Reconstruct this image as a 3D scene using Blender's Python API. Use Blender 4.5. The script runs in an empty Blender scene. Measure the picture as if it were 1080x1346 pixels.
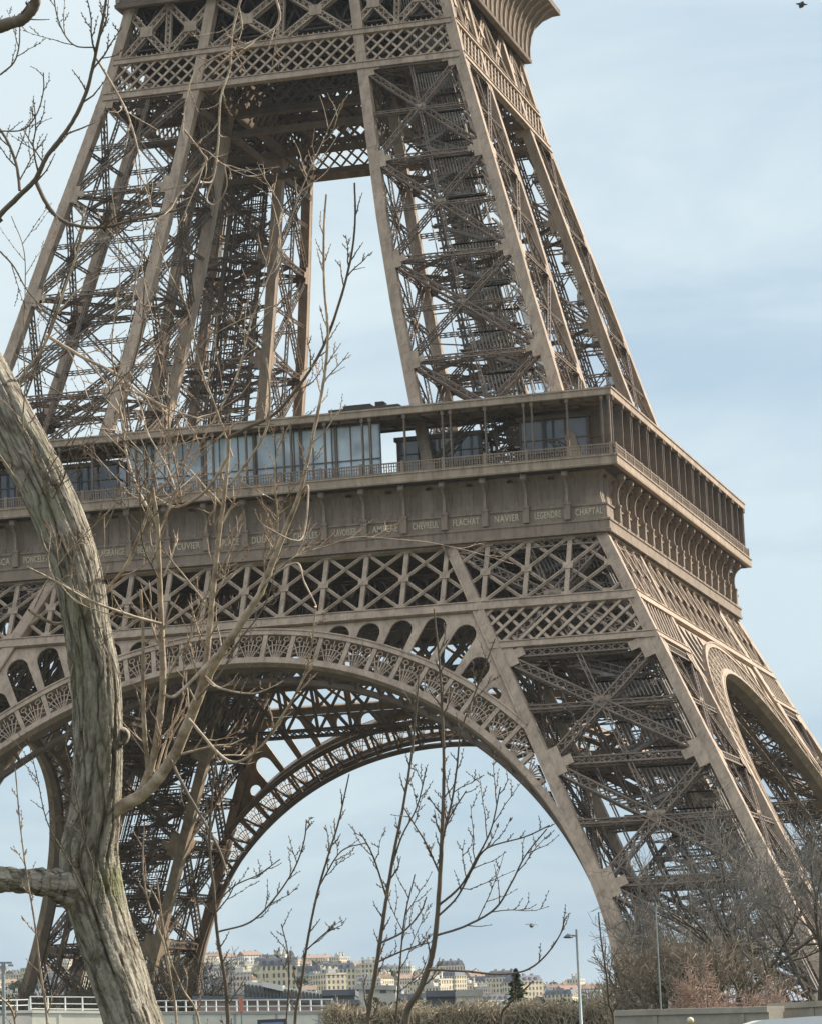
import bpy, math, random
import numpy as np
from mathutils import Matrix, Vector

scene = bpy.context.scene
COL = scene.collection
R = math.radians

# ------------------------------------------------------------------ camera
CAMP = np.array([91.989, -313.658, 6.376])
YAW, PITCH, ROLL, FPX = -0.265978, 0.165628, -0.0427547, 4249.82


def cam_axes():
    f = np.array([math.sin(YAW) * math.cos(PITCH), math.cos(YAW) * math.cos(PITCH), math.sin(PITCH)])
    r = np.array([math.cos(YAW), -math.sin(YAW), 0.0])
    u = np.cross(r, f)
    return r * math.cos(ROLL) + u * math.sin(ROLL), -r * math.sin(ROLL) + u * math.cos(ROLL), f


CR, CU, CF = cam_axes()
cd = bpy.data.cameras.new('camera')
cd.sensor_fit = 'HORIZONTAL'
cd.sensor_width = 36.0
cd.lens = FPX / 1080 * 36.0
cd.clip_start = 0.5
cd.clip_end = 20000
cam = bpy.data.objects.new('camera', cd)
COL.objects.link(cam)
m = Matrix(((CR[0], CU[0], -CF[0], CAMP[0]), (CR[1], CU[1], -CF[1], CAMP[1]), (CR[2], CU[2], -CF[2], CAMP[2]), (0, 0, 0, 1)))
cam.matrix_world = m
scene.camera = cam

# ------------------------------------------------------------------ light
SUN_EL, SUN_AZ = 38.0, 33.0      # azimuth counted from +x towards +y
sv = Vector((math.cos(R(SUN_EL)) * math.cos(R(SUN_AZ)), math.cos(R(SUN_EL)) * math.sin(R(SUN_AZ)), math.sin(R(SUN_EL))))
sd = bpy.data.lights.new('sun', 'SUN')
sd.energy = 5.0
sd.angle = R(0.6)
sd.color = (1.0, 0.91, 0.76)
so_ = bpy.data.objects.new('sun', sd)
so_.rotation_euler = sv.to_track_quat('Z', 'Y').to_euler()
COL.objects.link(so_)

world = bpy.data.worlds.new('World')
scene.world = world
world.use_nodes = True
nt = world.node_tree
nt.nodes.clear()
N = nt.nodes.new
L = nt.links.new
wo = N('ShaderNodeOutputWorld')
bg = N('ShaderNodeBackground')
bg.inputs['Strength'].default_value = 0.092
sky = N('ShaderNodeTexSky')
sky.sky_type = 'NISHITA'
sky.sun_disc = False
sky.sun_elevation = R(SUN_EL)
sky.sun_rotation = R(90 - SUN_AZ)
sky.air_density = 1.0
sky.dust_density = 1.2
sky.ozone_density = 1.6
tc = N('ShaderNodeTexCoord')
mp = N('ShaderNodeMapping')
mp.inputs['Scale'].default_value = (2.2, 2.2, 7.0)
mp.inputs['Rotation'].default_value = (0.0, 0.03, 0.0)
nz = N('ShaderNodeTexNoise')
nz.inputs['Scale'].default_value = 2.6
nz.inputs['Detail'].default_value = 7
nz.inputs['Roughness'].default_value = 0.55
nz.inputs['Distortion'].default_value = 0.5
rp = N('ShaderNodeValToRGB')
rp.color_ramp.elements[0].position = 0.38
rp.color_ramp.elements[0].color = (0.0, 0.0, 0.0, 1)
rp.color_ramp.elements[1].position = 0.64
rp.color_ramp.elements[1].color = (1, 1, 1, 1)
sepz = N('ShaderNodeSeparateXYZ')
mr = N('ShaderNodeMapRange')      # thicker veil of cloud higher up
mr.inputs['From Min'].default_value = 0.015
mr.inputs['From Max'].default_value = 0.21
mr.inputs['To Min'].default_value = 0.0
mr.inputs['To Max'].default_value = 0.42
addm = N('ShaderNodeMath')
addm.operation = 'MULTIPLY_ADD'
addm.inputs[1].default_value = 0.55
addm.use_clamp = True
mix = N('ShaderNodeMixRGB')
mix.inputs['Color1'].default_value = (2.75, 3.9, 5.05, 1)      # blue between the clouds
mix.inputs['Color2'].default_value = (5.9, 6.7, 6.8, 1)     # veil of thin cloud
mix2 = N('ShaderNodeMixRGB')
mix2.inputs['Fac'].default_value = 0.82
L(tc.outputs['Generated'], mp.inputs['Vector'])
L(mp.outputs[0], nz.inputs['Vector'])
L(nz.outputs['Fac'], rp.inputs[0])
L(tc.outputs['Generated'], sepz.inputs[0])
L(sepz.outputs['Z'], mr.inputs['Value'])
L(rp.outputs[0], addm.inputs[0])
nrm = N('ShaderNodeVectorMath'); nrm.operation = 'NORMALIZE'
dot = N('ShaderNodeVectorMath'); dot.operation = 'DOT_PRODUCT'       # one broad pale bank of cloud high to the left
_c = Vector((-0.45, 0.83, 0.38)).normalized()
dot.inputs[1].default_value = _c
bank = N('ShaderNodeMapRange')
bank.inputs['From Min'].default_value = 0.95
bank.inputs['From Max'].default_value = 0.998
bank.inputs['To Min'].default_value = -0.12
bank.inputs['To Max'].default_value = 0.75
bsum = N('ShaderNodeMath'); bsum.operation = 'ADD'
L(tc.outputs['Generated'], nrm.inputs[0]); L(nrm.outputs[0], dot.inputs[0]); L(dot.outputs['Value'], bank.inputs['Value'])
L(bank.outputs[0], bsum.inputs[0]); L(mr.outputs[0], bsum.inputs[1])
L(bsum.outputs[0], addm.inputs[2])
L(addm.outputs[0], mix.inputs['Fac'])
L(sky.outputs[0], mix2.inputs['Color1'])
L(mix.outputs[0], mix2.inputs['Color2'])
zen = N('ShaderNodeMapRange')     # added brightness overhead, out of view, to light the sloping iron faces
zen.inputs['From Min'].default_value = 0.30
zen.inputs['From Max'].default_value = 0.85
zen.inputs['To Min'].default_value = 1.0
zen.inputs['To Max'].default_value = 2.0
vm = N('ShaderNodeVectorMath')
vm.operation = 'SCALE'
L(sepz.outputs['Z'], zen.inputs['Value'])
L(zen.outputs[0], vm.inputs['Scale'])
L(mix2.outputs[0], vm.inputs[0])
warm = N('ShaderNodeMixRGB')       # warm tint added overhead, out of view, so the iron is lit less blue
warm.blend_type = 'MULTIPLY'
warm.inputs['Color2'].default_value = (1.16, 1.0, 0.93, 1)
wf = N('ShaderNodeMapRange')
wf.inputs['From Min'].default_value = 0.3
wf.inputs['From Max'].default_value = 0.6
L(sepz.outputs['Z'], wf.inputs['Value'])
L(wf.outputs[0], warm.inputs['Fac'])
L(vm.outputs[0], warm.inputs['Color1'])
L(warm.outputs[0], bg.inputs['Color'])
L(bg.outputs[0], wo.inputs[0])

vs = scene.view_settings
vs.view_transform = 'Standard'
vs.look = 'None'
vs.exposure = 0.62
vs.gamma = 1.0
vs.use_curve_mapping = False
scene.cycles.max_bounces = 6
scene.cycles.diffuse_bounces = 3


# ------------------------------------------------------------------ helpers
def ray(px, py):
    return CF + CR * (px - 540) / FPX + CU * (673 - py) / FPX


def at(px, py, d):
    """point seen at photo pixel px,py and d metres away along the view axis"""
    return CAMP + ray(px, py) * d


def atY(px, py, Y):
    v = ray(px, py)
    return CAMP + v * ((Y - CAMP[1]) / v[1])


class MB:
    def __init__(self):
        self.v, self.f, self.n = [], [], 0

    def add(self, V, F):
        V = np.asarray(V, float).reshape(-1, 3)
        F = np.asarray(F, int)
        self.v.append(V)
        self.f.append(F + self.n)
        self.n += len(V)

    def beams(self, P0, P1, w, h, up=(0, 0, 1), ends=False):
        """rectangular bars P0->P1; w across, h along 'up'"""
        P0 = np.atleast_2d(np.asarray(P0, float))
        P1 = np.atleast_2d(np.asarray(P1, float))
        n = len(P0)
        if n == 0:
            return
        a = P1 - P0
        a /= np.linalg.norm(a, axis=1, keepdims=True) + 1e-12
        up = np.broadcast_to(np.asarray(up, float), (n, 3))
        s = np.cross(a, up)
        ln = np.linalg.norm(s, axis=1, keepdims=True)
        bad = ln[:, 0] < 1e-4
        if bad.any():
            s[bad] = np.cross(a[bad], np.array([1.0, 0.13, 0]))
            ln = np.linalg.norm(s, axis=1, keepdims=True)
        s /= ln
        t = np.cross(s, a)
        w = np.broadcast_to(np.asarray(w, float), (n,))[:, None] / 2
        h = np.broadcast_to(np.asarray(h, float), (n,))[:, None] / 2
        V = np.empty((n, 8, 3))
        for k, (i, j) in enumerate(((-1, -1), (1, -1), (1, 1), (-1, 1))):
            o = s * w * i + t * h * j
            V[:, k] = P0 + o
            V[:, k + 4] = P1 + o
        q = [[0, 1, 5, 4], [1, 2, 6, 5], [2, 3, 7, 6], [3, 0, 4, 7]]
        if ends:
            q += [[3, 2, 1, 0], [4, 5, 6, 7]]
        q = np.array(q)
        F = (q[None] + (np.arange(n) * 8)[:, None, None]).reshape(-1, 4)
        self.add(V, F)

    def box(self, lo, hi):
        lo = np.array(lo, float)
        hi = np.array(hi, float)
        c = (lo + hi) / 2
        self.beams([[c[0], c[1], lo[2]]], [[c[0], c[1], hi[2]]], hi[1] - lo[1], hi[0] - lo[0], up=(1, 0, 0), ends=True)

    def tube(self, pts, rad, n=6, cap=True):
        P = np.asarray(pts, float)
        k = len(P)
        rad = np.broadcast_to(np.asarray(rad, float), (k,))
        T = np.gradient(P, axis=0)
        T /= np.linalg.norm(T, axis=1, keepdims=True) + 1e-12
        ref = np.array([0.31, 0.2, 0.93]) if abs(T[0][2]) < 0.9 else np.array([1.0, 0.1, 0])
        V = []
        for i in range(k):
            s = np.cross(T[i], ref)
            s /= np.linalg.norm(s) + 1e-12
            t = np.cross(s, T[i])
            ref = t if False else ref
            a = np.arange(n) * 2 * math.pi / n
            V.append(P[i] + rad[i] * (np.cos(a)[:, None] * s + np.sin(a)[:, None] * t))
        V = np.concatenate(V)
        i = np.arange(k - 1)[:, None] * n
        j = np.arange(n)[None]
        F = np.stack([i + j, i + (j + 1) % n, i + n + (j + 1) % n, i + n + j], -1).reshape(-1, 4)
        self.add(V, F)

    def tubes2(self, P0, P1, r0, r1, n=3):
        """many straight tapered twigs at once"""
        P0 = np.atleast_2d(P0); P1 = np.atleast_2d(P1)
        m_ = len(P0)
        a = P1 - P0
        a /= np.linalg.norm(a, axis=1, keepdims=True) + 1e-12
        s = np.cross(a, np.array([0.3, 0.2, 0.9])); s /= np.linalg.norm(s, axis=1, keepdims=True) + 1e-9
        t = np.cross(s, a)
        r0 = np.broadcast_to(np.asarray(r0, float), (m_,))[:, None]
        r1 = np.broadcast_to(np.asarray(r1, float), (m_,))[:, None]
        V = np.empty((m_, 2 * n, 3))
        for k in range(n):
            c, d = math.cos(2 * math.pi * k / n), math.sin(2 * math.pi * k / n)
            V[:, k] = P0 + (s * c + t * d) * r0
            V[:, k + n] = P1 + (s * c + t * d) * r1
        q = np.array([[k, (k + 1) % n, n + (k + 1) % n, n + k] for k in range(n)])
        F = (q[None] + (np.arange(m_) * 2 * n)[:, None, None]).reshape(-1, 4)
        self.add(V, F)

    def build(self, name, mat, parent=None, smooth=False):
        me = bpy.data.meshes.new(name)
        V = np.concatenate(self.v)
        F = np.concatenate(self.f)[:, ::-1]
        me.vertices.add(len(V))
        me.vertices.foreach_set('co', V.astype(np.float32).ravel())
        me.loops.add(F.size)
        me.loops.foreach_set('vertex_index', F.astype(np.int32).ravel())
        me.polygons.add(len(F))
        me.polygons.foreach_set('loop_start', (np.arange(len(F)) * 4).astype(np.int32))
        me.polygons.foreach_set('use_smooth', np.full(len(F), smooth))
        me.update(calc_edges=True)
        me.materials.append(mat)
        o = bpy.data.objects.new(name, me)
        COL.objects.link(o)
        if parent:
            o.parent = parent
        return o


def tag(o, label=None, cat=None, group=None, kind=None):
    for k, v in (('label', label), ('category', cat), ('group', group), ('kind', kind)):
        if v:
            o[k] = v
    return o


def empty(name, loc=(0, 0, 0), rz=0):
    o = bpy.data.objects.new(name, None)
    o.location = loc
    o.rotation_euler = (0, 0, rz)
    o.empty_display_size = 1
    COL.objects.link(o)
    return o


def copy_tree(o, parent=None):
    c = o.copy()
    COL.objects.link(c)
    if parent:
        c.parent = parent
    for ch in list(o.children):
        copy_tree(ch, c)
    return c


def rot4(o, k0=1):
    """three more copies of a tower part (with its sub-parts), turned by quarter turns"""
    out = [o]
    for k in (1, 2, 3):
        c = copy_tree(o, o.parent)
        c.rotation_euler = (0, 0, k * math.pi / 2)
        out.append(c)
    return out


def pbr(name, col, rough=0.6, spec=0.4, noise=0.0, nscale=1.0, col2=None, bump=0.0, bscale=8.0, metallic=0.0, stretch=None, detail=6):
    m_ = bpy.data.materials.new(name)
    m_.use_nodes = True
    t = m_.node_tree
    b = t.nodes['Principled BSDF']
    b.inputs['Roughness'].default_value = rough
    b.inputs['Metallic'].default_value = metallic
    b.inputs['Specular IOR Level'].default_value = spec
    b.inputs['Base Color'].default_value = (*col, 1)
    if noise or col2:
        geo = t.nodes.new('ShaderNodeTexCoord')
        mpp = t.nodes.new('ShaderNodeMapping')
        if stretch:
            mpp.inputs['Scale'].default_value = stretch
        n = t.nodes.new('ShaderNodeTexNoise')
        n.inputs['Scale'].default_value = nscale
        n.inputs['Detail'].default_value = detail
        n.inputs['Roughness'].default_value = 0.65
        cr = t.nodes.new('ShaderNodeValToRGB')
        c2 = col2 or tuple(c * (1 - noise) for c in col)
        cr.color_ramp.elements[0].position = 0.32
        cr.color_ramp.elements[0].color = (*c2, 1)
        cr.color_ramp.elements[1].position = 0.68
        cr.color_ramp.elements[1].color = (*col, 1)
        t.links.new(geo.outputs['Object'], mpp.inputs[0])
        t.links.new(mpp.outputs[0], n.inputs['Vector'])
        t.links.new(n.outputs['Fac'], cr.inputs[0])
        t.links.new(cr.outputs[0], b.inputs['Base Color'])
        if bump:
            n2 = t.nodes.new('ShaderNodeTexNoise')
            n2.inputs['Scale'].default_value = bscale
            n2.inputs['Detail'].default_value = 8
            bp = t.nodes.new('ShaderNodeBump')
            bp.inputs['Strength'].default_value = bump
            t.links.new(mpp.outputs[0], n2.inputs['Vector'])
            t.links.new(n2.outputs['Fac'], bp.inputs['Height'])
            t.links.new(bp.outputs[0], b.inputs['Normal'])
    return m_


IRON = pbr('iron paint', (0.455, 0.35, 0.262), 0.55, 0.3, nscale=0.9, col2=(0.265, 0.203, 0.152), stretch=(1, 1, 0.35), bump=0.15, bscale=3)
IRON_SHADE = pbr('shaded iron paint', (0.21, 0.158, 0.122), 0.6, 0.25, nscale=0.6, col2=(0.12, 0.092, 0.073), bump=0.1, bscale=3)  # iron paint darkened to put the shade of interiors and undersides into the colour
IRON_F = pbr('half shaded iron paint', (0.31, 0.24, 0.185), 0.6, 0.25, nscale=0.9, col2=(0.20, 0.155, 0.12), stretch=(1, 1, .4), bump=0.1, bscale=3)  # iron paint darkened for the shade under the gallery overhang; balustrade shares it
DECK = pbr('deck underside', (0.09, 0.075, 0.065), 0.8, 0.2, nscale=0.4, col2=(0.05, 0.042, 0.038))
GOLD = pbr('letter paint', (0.60, 0.52, 0.38), 0.5, 0.3, noise=0.25, nscale=2)
STONE = pbr('masonry', (0.42, 0.38, 0.32), 0.85, 0.2, noise=0.4, nscale=0.8, bump=0.3, bscale=5)
WIRE = pbr('grey mesh wire', (0.25, 0.22, 0.19), 0.55, 0.3, noise=0.4, nscale=0.9)


def glass_mat(name, col, rough=0.08):
    m_ = bpy.data.materials.new(name)
    m_.use_nodes = True
    t = m_.node_tree
    b = t.nodes['Principled BSDF']
    b.inputs['Base Color'].default_value = (*col, 1)
    b.inputs['Roughness'].default_value = rough
    b.inputs['Specular IOR Level'].default_value = 0.9
    n = t.nodes.new('ShaderNodeTexNoise')
    n.inputs['Scale'].default_value = 0.35
    n.inputs['Detail'].default_value = 5
    g = t.nodes.new('ShaderNodeTexCoord')
    cr = t.nodes.new('ShaderNodeValToRGB')
    cr.color_ramp.elements[0].position = 0.35
    cr.color_ramp.elements[0].color = (col[0] * .5, col[1] * .5, col[2] * .52, 1)
    cr.color_ramp.elements[1].position = 0.62
    cr.color_ramp.elements[1].color = (*col, 1)
    t.links.new(g.outputs['Object'], n.inputs['Vector'])
    t.links.new(n.outputs['Fac'], cr.inputs[0])
    t.links.new(cr.outputs[0], b.inputs['Base Color'])
    return m_


def grime(m_, amt=.45):
    t = m_.node_tree
    b = t.nodes['Principled BSDF']
    src = b.inputs['Base Color'].links[0].from_socket
    tc_ = t.nodes.new('ShaderNodeTexCoord'); mp_ = t.nodes.new('ShaderNodeMapping'); mp_.inputs['Scale'].default_value = (2.2, 2.2, .35)
    n = t.nodes.new('ShaderNodeTexNoise'); n.inputs['Scale'].default_value = 1.3; n.inputs['Detail'].default_value = 8; n.inputs['Roughness'].default_value = .75
    r = t.nodes.new('ShaderNodeValToRGB')
    r.color_ramp.elements[0].position = .50; r.color_ramp.elements[0].color = (1, 1, 1, 1)
    r.color_ramp.elements[1].position = .66; r.color_ramp.elements[1].color = (.50, .43, .38, 1)
    x = t.nodes.new('ShaderNodeMixRGB'); x.blend_type = 'MULTIPLY'; x.inputs['Fac'].default_value = amt
    t.links.new(tc_.outputs['Object'], mp_.inputs[0]); t.links.new(mp_.outputs[0], n.inputs['Vector']); t.links.new(n.outputs['Fac'], r.inputs[0])
    t.links.new(src, x.inputs['Color1']); t.links.new(r.outputs[0], x.inputs['Color2']); t.links.new(x.outputs[0], b.inputs['Base Color'])


grime(IRON, .7); grime(IRON_F, .7)
PANEL = pbr('brown screen panels', (.20, .15, .115), .7, .3, nscale=1.4, col2=(.11, .085, .07), stretch=(1, 1, .1))
GLASS = glass_mat('sky pale glazing', (0.60, 0.69, 0.74))  # bluish white base puts the sky's reflection into the glass colour
DGLASS = glass_mat('dark glazing', (0.10, 0.10, 0.11))

# ------------------------------------------------------------------ the tower
tower = empty('lattice_tower', (0, 0, 0))
tag(tower, 'huge brown wrought iron lattice tower on arched legs, filling the frame behind the bare tree', 'tower')

OUT0, OS = 59.84, 0.5074       # lower legs, outer half width = OUT0 - OS z
IN0, IS = 43.94, 0.491         # lower legs, inner half width
ZC = 51.7


def o_lo(z): return OUT0 - OS * z
def i_lo(z): return IN0 - IS * z


UPZ = [51.7, 60.0, 65.7, 75.6, 85.4, 93.3, 102.3, 106.1, 112.4, 118.0]
UPO = [33.2, 30.95, 29.35, 26.45, 23.75, 21.45, 18.9, 18.0, 16.6, 15.4]
UPI = [18.4, 16.2, 14.85, 12.7, 10.85, 9.55, 8.15, 7.65, 6.8, 6.1]


def o_up(z): return float(np.interp(z, UPZ, UPO))
def i_up(z): return float(np.interp(z, UPZ, UPI))


def girder(mb, p0, p1, w, h, up, c=0.12, lace=0.07, pitch=None, sides=True, cross=False):
    """lattice box girder: 4 corner angles, zigzag lacing. w in the plane across, h along up"""
    p0 = np.array(p0, float); p1 = np.array(p1, float)
    Lg = np.linalg.norm(p1 - p0)
    if Lg < 0.5:
        return
    a = (p1 - p0) / Lg
    up = np.array(up, float)
    s = np.cross(a, up); s /= np.linalg.norm(s) + 1e-9
    t = np.cross(s, a)
    n = max(2, int(round(Lg / (pitch or w * 1.1))))
    u = np.linspace(0, Lg, n + 1)
    B = p0 + a * u[:, None]
    cs = [(-1, -1), (1, -1), (1, 1), (-1, 1)]
    C = [B + s * (w / 2 - c / 2) * i + t * (h / 2 - c / 2) * j for i, j in cs]
    mb.beams([q[0] for q in C], [q[-1] for q in C], c, c, up=t)
    e = np.arange(n)
    for (i, j, nn, wd) in ((0, 1, t, s), (3, 2, t, s)) + (((0, 3, s, t), (1, 2, s, t)) if sides else ()):
        ev = (e % 2 == 0)[:, None]
        P = np.where(ev, C[i][:-1], C[j][:-1])
        Q = np.where(ev, C[j][1:], C[i][1:])
        mb.beams(P, Q, lace, 0.03, up=nn)
        if cross:
            P = np.where(ev, C[j][:-1], C[i][:-1])
            Q = np.where(ev, C[i][1:], C[j][1:])
            mb.beams(P, Q, lace, 0.03, up=nn)


def gusset(mb, c, nrm, up, w, h, th=0.06):
    c = np.array(c, float); nrm = np.array(nrm, float); up = np.array(up, float)
    mb.beams([c - up * h / 2], [c + up * h / 2], w, th, up=nrm, ends=True)


def build_pillar(name, ofn, ifn, levels, mids, rw, gw, z0, z1, ksub):
    """one leg, the one at the (+x,-y) corner of the tower"""
    def corner(a, b, z):
        # a,b in {0: inner, 1: outer}
        X = ofn(z) if a else ifn(z)
        Y = ofn(z) if b else ifn(z)
        return np.array([X, -Y, z])
    br = MB(); gp = MB()
    gs = .85 if name == 'lower_pillar' else .55
    cc_ = .15 if name == 'lower_pillar' else .11
    lc_ = .10 if name == 'lower_pillar' else .07
    faces = [((0, 1), (1, 1), (0, -1, .42)), ((1, 0), (1, 1), (1, 0, .42)), ((0, 0), (1, 0), (0, 1, -.42)), ((0, 0), (0, 1), (-1, 0, -.42))]
    for A, B, nr in faces:
        nr = np.array(nr, float); nr /= np.linalg.norm(nr)
        ins = -nr * gw * 0.55
        for k in range(len(levels) - 1):
            za, zb = levels[k], levels[k + 1]
            a0, b0 = corner(*A, za) + ins, corner(*B, za) + ins
            a1, b1 = corner(*A, zb) + ins, corner(*B, zb) + ins
            e0 = (b0 - a0) / np.linalg.norm(b0 - a0) * rw * .6
            girder(br, a0 + e0, b1 - e0, gw, gw * .8, nr, c=cc_, lace=lc_, cross=gs > .8)
            girder(br, b0 - e0, a1 + e0, gw, gw * .8, nr, c=cc_, lace=lc_, cross=gs > .8)
            zm = (za + zb) / 2
            am, bm = corner(*A, zm) + ins, corner(*B, zm) + ins
            dd = (bm - am) / np.linalg.norm(bm - am) * rw * .7
            am, bm = am + dd, bm - dd
            girder(br, am, bm, gw * .55, gw * .7, nr, c=cc_ * .7, lace=lc_ * .7, pitch=gw)
            # minor struts between the X and the rafters
            q1, q2 = (a0 * .5 + b0 * .5), (am + bm) / 2
            girder(br, q1, q2, gw * .5, gw * .6, nr, c=cc_ * .65, lace=lc_ * .65, pitch=gw)
            girder(br, (am + bm) / 2, (a1 + b1) / 2, gw * .5, gw * .6, nr, c=cc_ * .65, lace=lc_ * .65, pitch=gw)
            # mid gusset
            gusset(gp, (am + bm) / 2 + nr * .12, nr, np.array([0, 0, 1.0]), gw * 1.7, gw * 1.5)
        for z in levels:
            a, b = corner(*A, z) + ins, corner(*B, z) + ins
            dd = (b - a) / np.linalg.norm(b - a) * rw * .5
            a, b = a + dd, b - dd
            girder(br, a, b, gw * .9, gw * .9, nr, c=cc_, lace=lc_, cross=gs > .8)
            d = (b - a) / np.linalg.norm(b - a)
            ax = corner(*A, z + 1) - corner(*A, z); ax /= np.linalg.norm(ax)
            for P, sg in (((a, 1), (b, -1)) if z < 50 or z > 60 else ()):
                c = P + d * sg * (rw * .5 + .55 * gs) + nr * (gw * .55 - .04)
                gusset(gp, c, nr, ax, 1.3 * gs, 3.4 * gs, .08)
                gusset(gp, c + d * sg * 1.0 * gs, nr, ax, 1.4 * gs, 1.15 * gs, .07)
    # horizontal diaphragms, cross diagonals inside
    for z in (list(levels) + list(mids) if gs > .8 else levels):
        cs = [corner(0, 0, z) + (rw / 2, -rw / 2, 0), corner(1, 0, z) + (-rw / 2, -rw / 2, 0), corner(1, 1, z) + (-rw / 2, rw / 2, 0), corner(0, 1, z) + (rw / 2, rw / 2, 0)]
        girder(br, cs[0], cs[2], gw * .5, gw * .6, (0, 0, 1), c=.13, lace=.08, pitch=gw)
        girder(br, cs[1], cs[3], gw * .5, gw * .6, (0, 0, 1), c=.13, lace=.08, pitch=gw)
        ms = [(cs[i] + cs[(i + 1) % 4]) / 2 for i in range(4)]
        for i in range(4):
            girder(br, ms[i], ms[(i + 1) % 4], gw * .45, gw * .5, (0, 0, 1), c=.11, lace=.07, pitch=gw)
    leg = br.build(name, IRON_SHADE, tower)
    gp.build('gusset_plate', IRON, leg)['kind'] = 'stuff'
    # rafters: solid box beams with proud edge angles
    for a in (0, 1):
        for b in (0, 1):
            rb = MB()
            zs = [z0] + [z for z in UPZ if z0 < z < z1 and name == 'upper_pillar'] + [z1]
            P = np.array([corner(a, b, z) for z in zs])
            cen = np.array([(.5 - a) * rw, -(.5 - b) * rw, 0])     # keep the outer edge on the profile line
            P = P + cen
            ax = P[-1] - P[0]; ax /= np.linalg.norm(ax)
            rb.beams(P[:-1], P[1:], rw, rw, up=(0, 1, 0))
            for i in (-1, 1):
                for j in (-1, 1):
                    o = np.array([i * (rw / 2 - .07), j * (rw / 2 - .07), 0])
                    rb.beams(P[:-1] + o, P[1:] + o, .19, .19, up=(0, 1, 0))
            # cover-plate joints
            n = int((z1 - z0) / 2.6)
            for q in range(n):
                z = z0 + (q + .5) * (z1 - z0) / n
                c = corner(a, b, z) + cen
                c2 = corner(a, b, z + .35) + cen
                rb.beams([c], [c2], rw + .035, rw + .035, up=(0, 1, 0), ends=True)
            rb.build('rafter', IRON, leg)
    # lift tracks and stairway running up the middle of the leg
    tr = MB()
    def mid(u, v, z):
        Lo, Hi = ifn(z), ofn(z)
        return np.array([Lo + (Hi - Lo) * u, -(Lo + (Hi - Lo) * v), z])
    nst = ksub
    zz = np.linspace(z0, z1, nst)
    for (u, v) in ((.34, .62), (.50, .62), (.66, .62)):
        girder(tr, mid(u, v, z0), mid(u, v, z1), .5, 1.0, (0.3, -1, 0), c=.15, lace=.09, pitch=1.1)
    tr.beams([mid(.34, .62, z) for z in zz], [mid(.66, .62, z) for z in zz], .16, .16)
    tr.beams([mid(.34, .62, z) for z in zz[:-1]], [mid(.66, .62, z) for z in zz[1:]], .09, .09)
    tr.build('lift_track', IRON_SHADE, leg)
    st = MB()
    zz = np.arange(z0 + 1, z1 - 2, 2.2)
    for k, z in enumerate(zz):
        u0, u1 = (.42, .78) if k % 2 == 0 else (.78, .42)
        for v in (.80, .86):
            p, q = mid(u0, v, z), mid(u1, v, z + 2.2)
            st.beams([p], [q], .06, .32, up=(0, 0, 1))
            for hh in (.5, 1.0):
                st.beams([p + (0, 0, hh)], [q + (0, 0, hh)], .05, .05)
            tt = np.linspace(0, 1, 9)[:, None]
            st.beams(p + (q - p) * tt, p + (q - p) * tt + np.array([0, 0, 1.05]), .04, .04, up=(1, 0, 0))
        st.beams([mid(u1, .79, z + 2.2)], [mid(u1, .88, z + 2.2)], 1.3, .08, ends=True)
        tt = np.linspace(0, 1, 12)[:, None]
        p, q = mid(u0, .80, z), mid(u1, .80, z + 2.2)
        p2, q2 = mid(u0, .86, z), mid(u1, .86, z + 2.2)
        st.beams(p + (q - p) * tt, p2 + (q2 - p2) * tt, .26, .03)
    st.build('stairway', WIRE, leg)
    # wire cage: upright bars round the stair and lift, in bands
    cg = MB()
    rng = random.Random(7 if name == 'upper_pillar' else 5)
    hb = (z1 - z0) / 24
    for k in range(24):
        za = z0 + k * hb
        zb = za + hb * rng.uniform(.72, .98)
        v = .74 if k % 2 else .90
        n = 15
        uu = np.linspace(.50, .84, n)
        cg.beams([mid(u_, v, za) for u_ in uu], [mid(u_, v, zb) for u_ in uu], .10, .05, up=(0, 1, 0))
        cg.beams([mid(.50, v, zb)] * 2, [mid(.84, v, zb)] * 2, .16, .12)
        cg.beams([mid(.84, .5, zb)], [mid(.84, .90, zb)], .16, .12)
        vv = np.linspace(.5, .88, 12)
        cg.beams([mid(.86, w_, za) for w_ in vv], [mid(.86, w_, zb) for w_ in vv], .10, .05, up=(1, 0, 0))
        if k % 4 == 1:       # solid landing plates
            cg.beams([mid(.52, .82, za)], [mid(.84, .82, za)], 1.6, .08, ends=True)
    # pipes and cables
    for _ in range(9):
        u_, v_ = rng.uniform(.12, .9), rng.uniform(.1, .92)
        cg.beams([mid(u_, v_, z0)], [mid(u_, v_, z1)], rng.uniform(.06, .16), .08)
    for _ in range(26):
        z = rng.uniform(z0, z1)
        cg.beams([mid(rng.uniform(.05, .3), .95 * rng.random(), z)], [mid(rng.uniform(.7, .95), rng.random() * .95, z + rng.uniform(-1, 1))], .09, .12)
    cg.build('wire_cage', WIRE, leg)
    return leg


low = build_pillar('lower_pillar', o_lo, i_lo, [8.6, 19.6, 30.4, 40.6, 51.0], [14, 25, 35.6, 46], 1.02, .9, 3.0, 52.5, 60)
mbm = MB()
mbm.box((42.5 - 6, -66 + 2, -0.5), (66 - 4, -36.5, 2.8))
mbm.box((42.5 - 7, -66 + 1, -2.5), (66 - 3, -35.5, 1.2))
mbm.build('masonry_base', STONE, low)
rot4(low)
upp = build_pillar('upper_pillar', o_up, i_up, [59.6, 70.3, 80.9, 91.8, 102.0], [65, 75.6, 86.3, 97], 1.0, .62, 57.0, 113.0, 66)
u4 = rot4(upp)


def drop(o, kinds):
    for ch in list(o.children):
        if ch.name.split('.')[0] in kinds:
            bpy.data.objects.remove(ch)


drop(u4[3], ('stairway', 'wire_cage', 'lift_track'))
drop(u4[1], ('wire_cage',))

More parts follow.
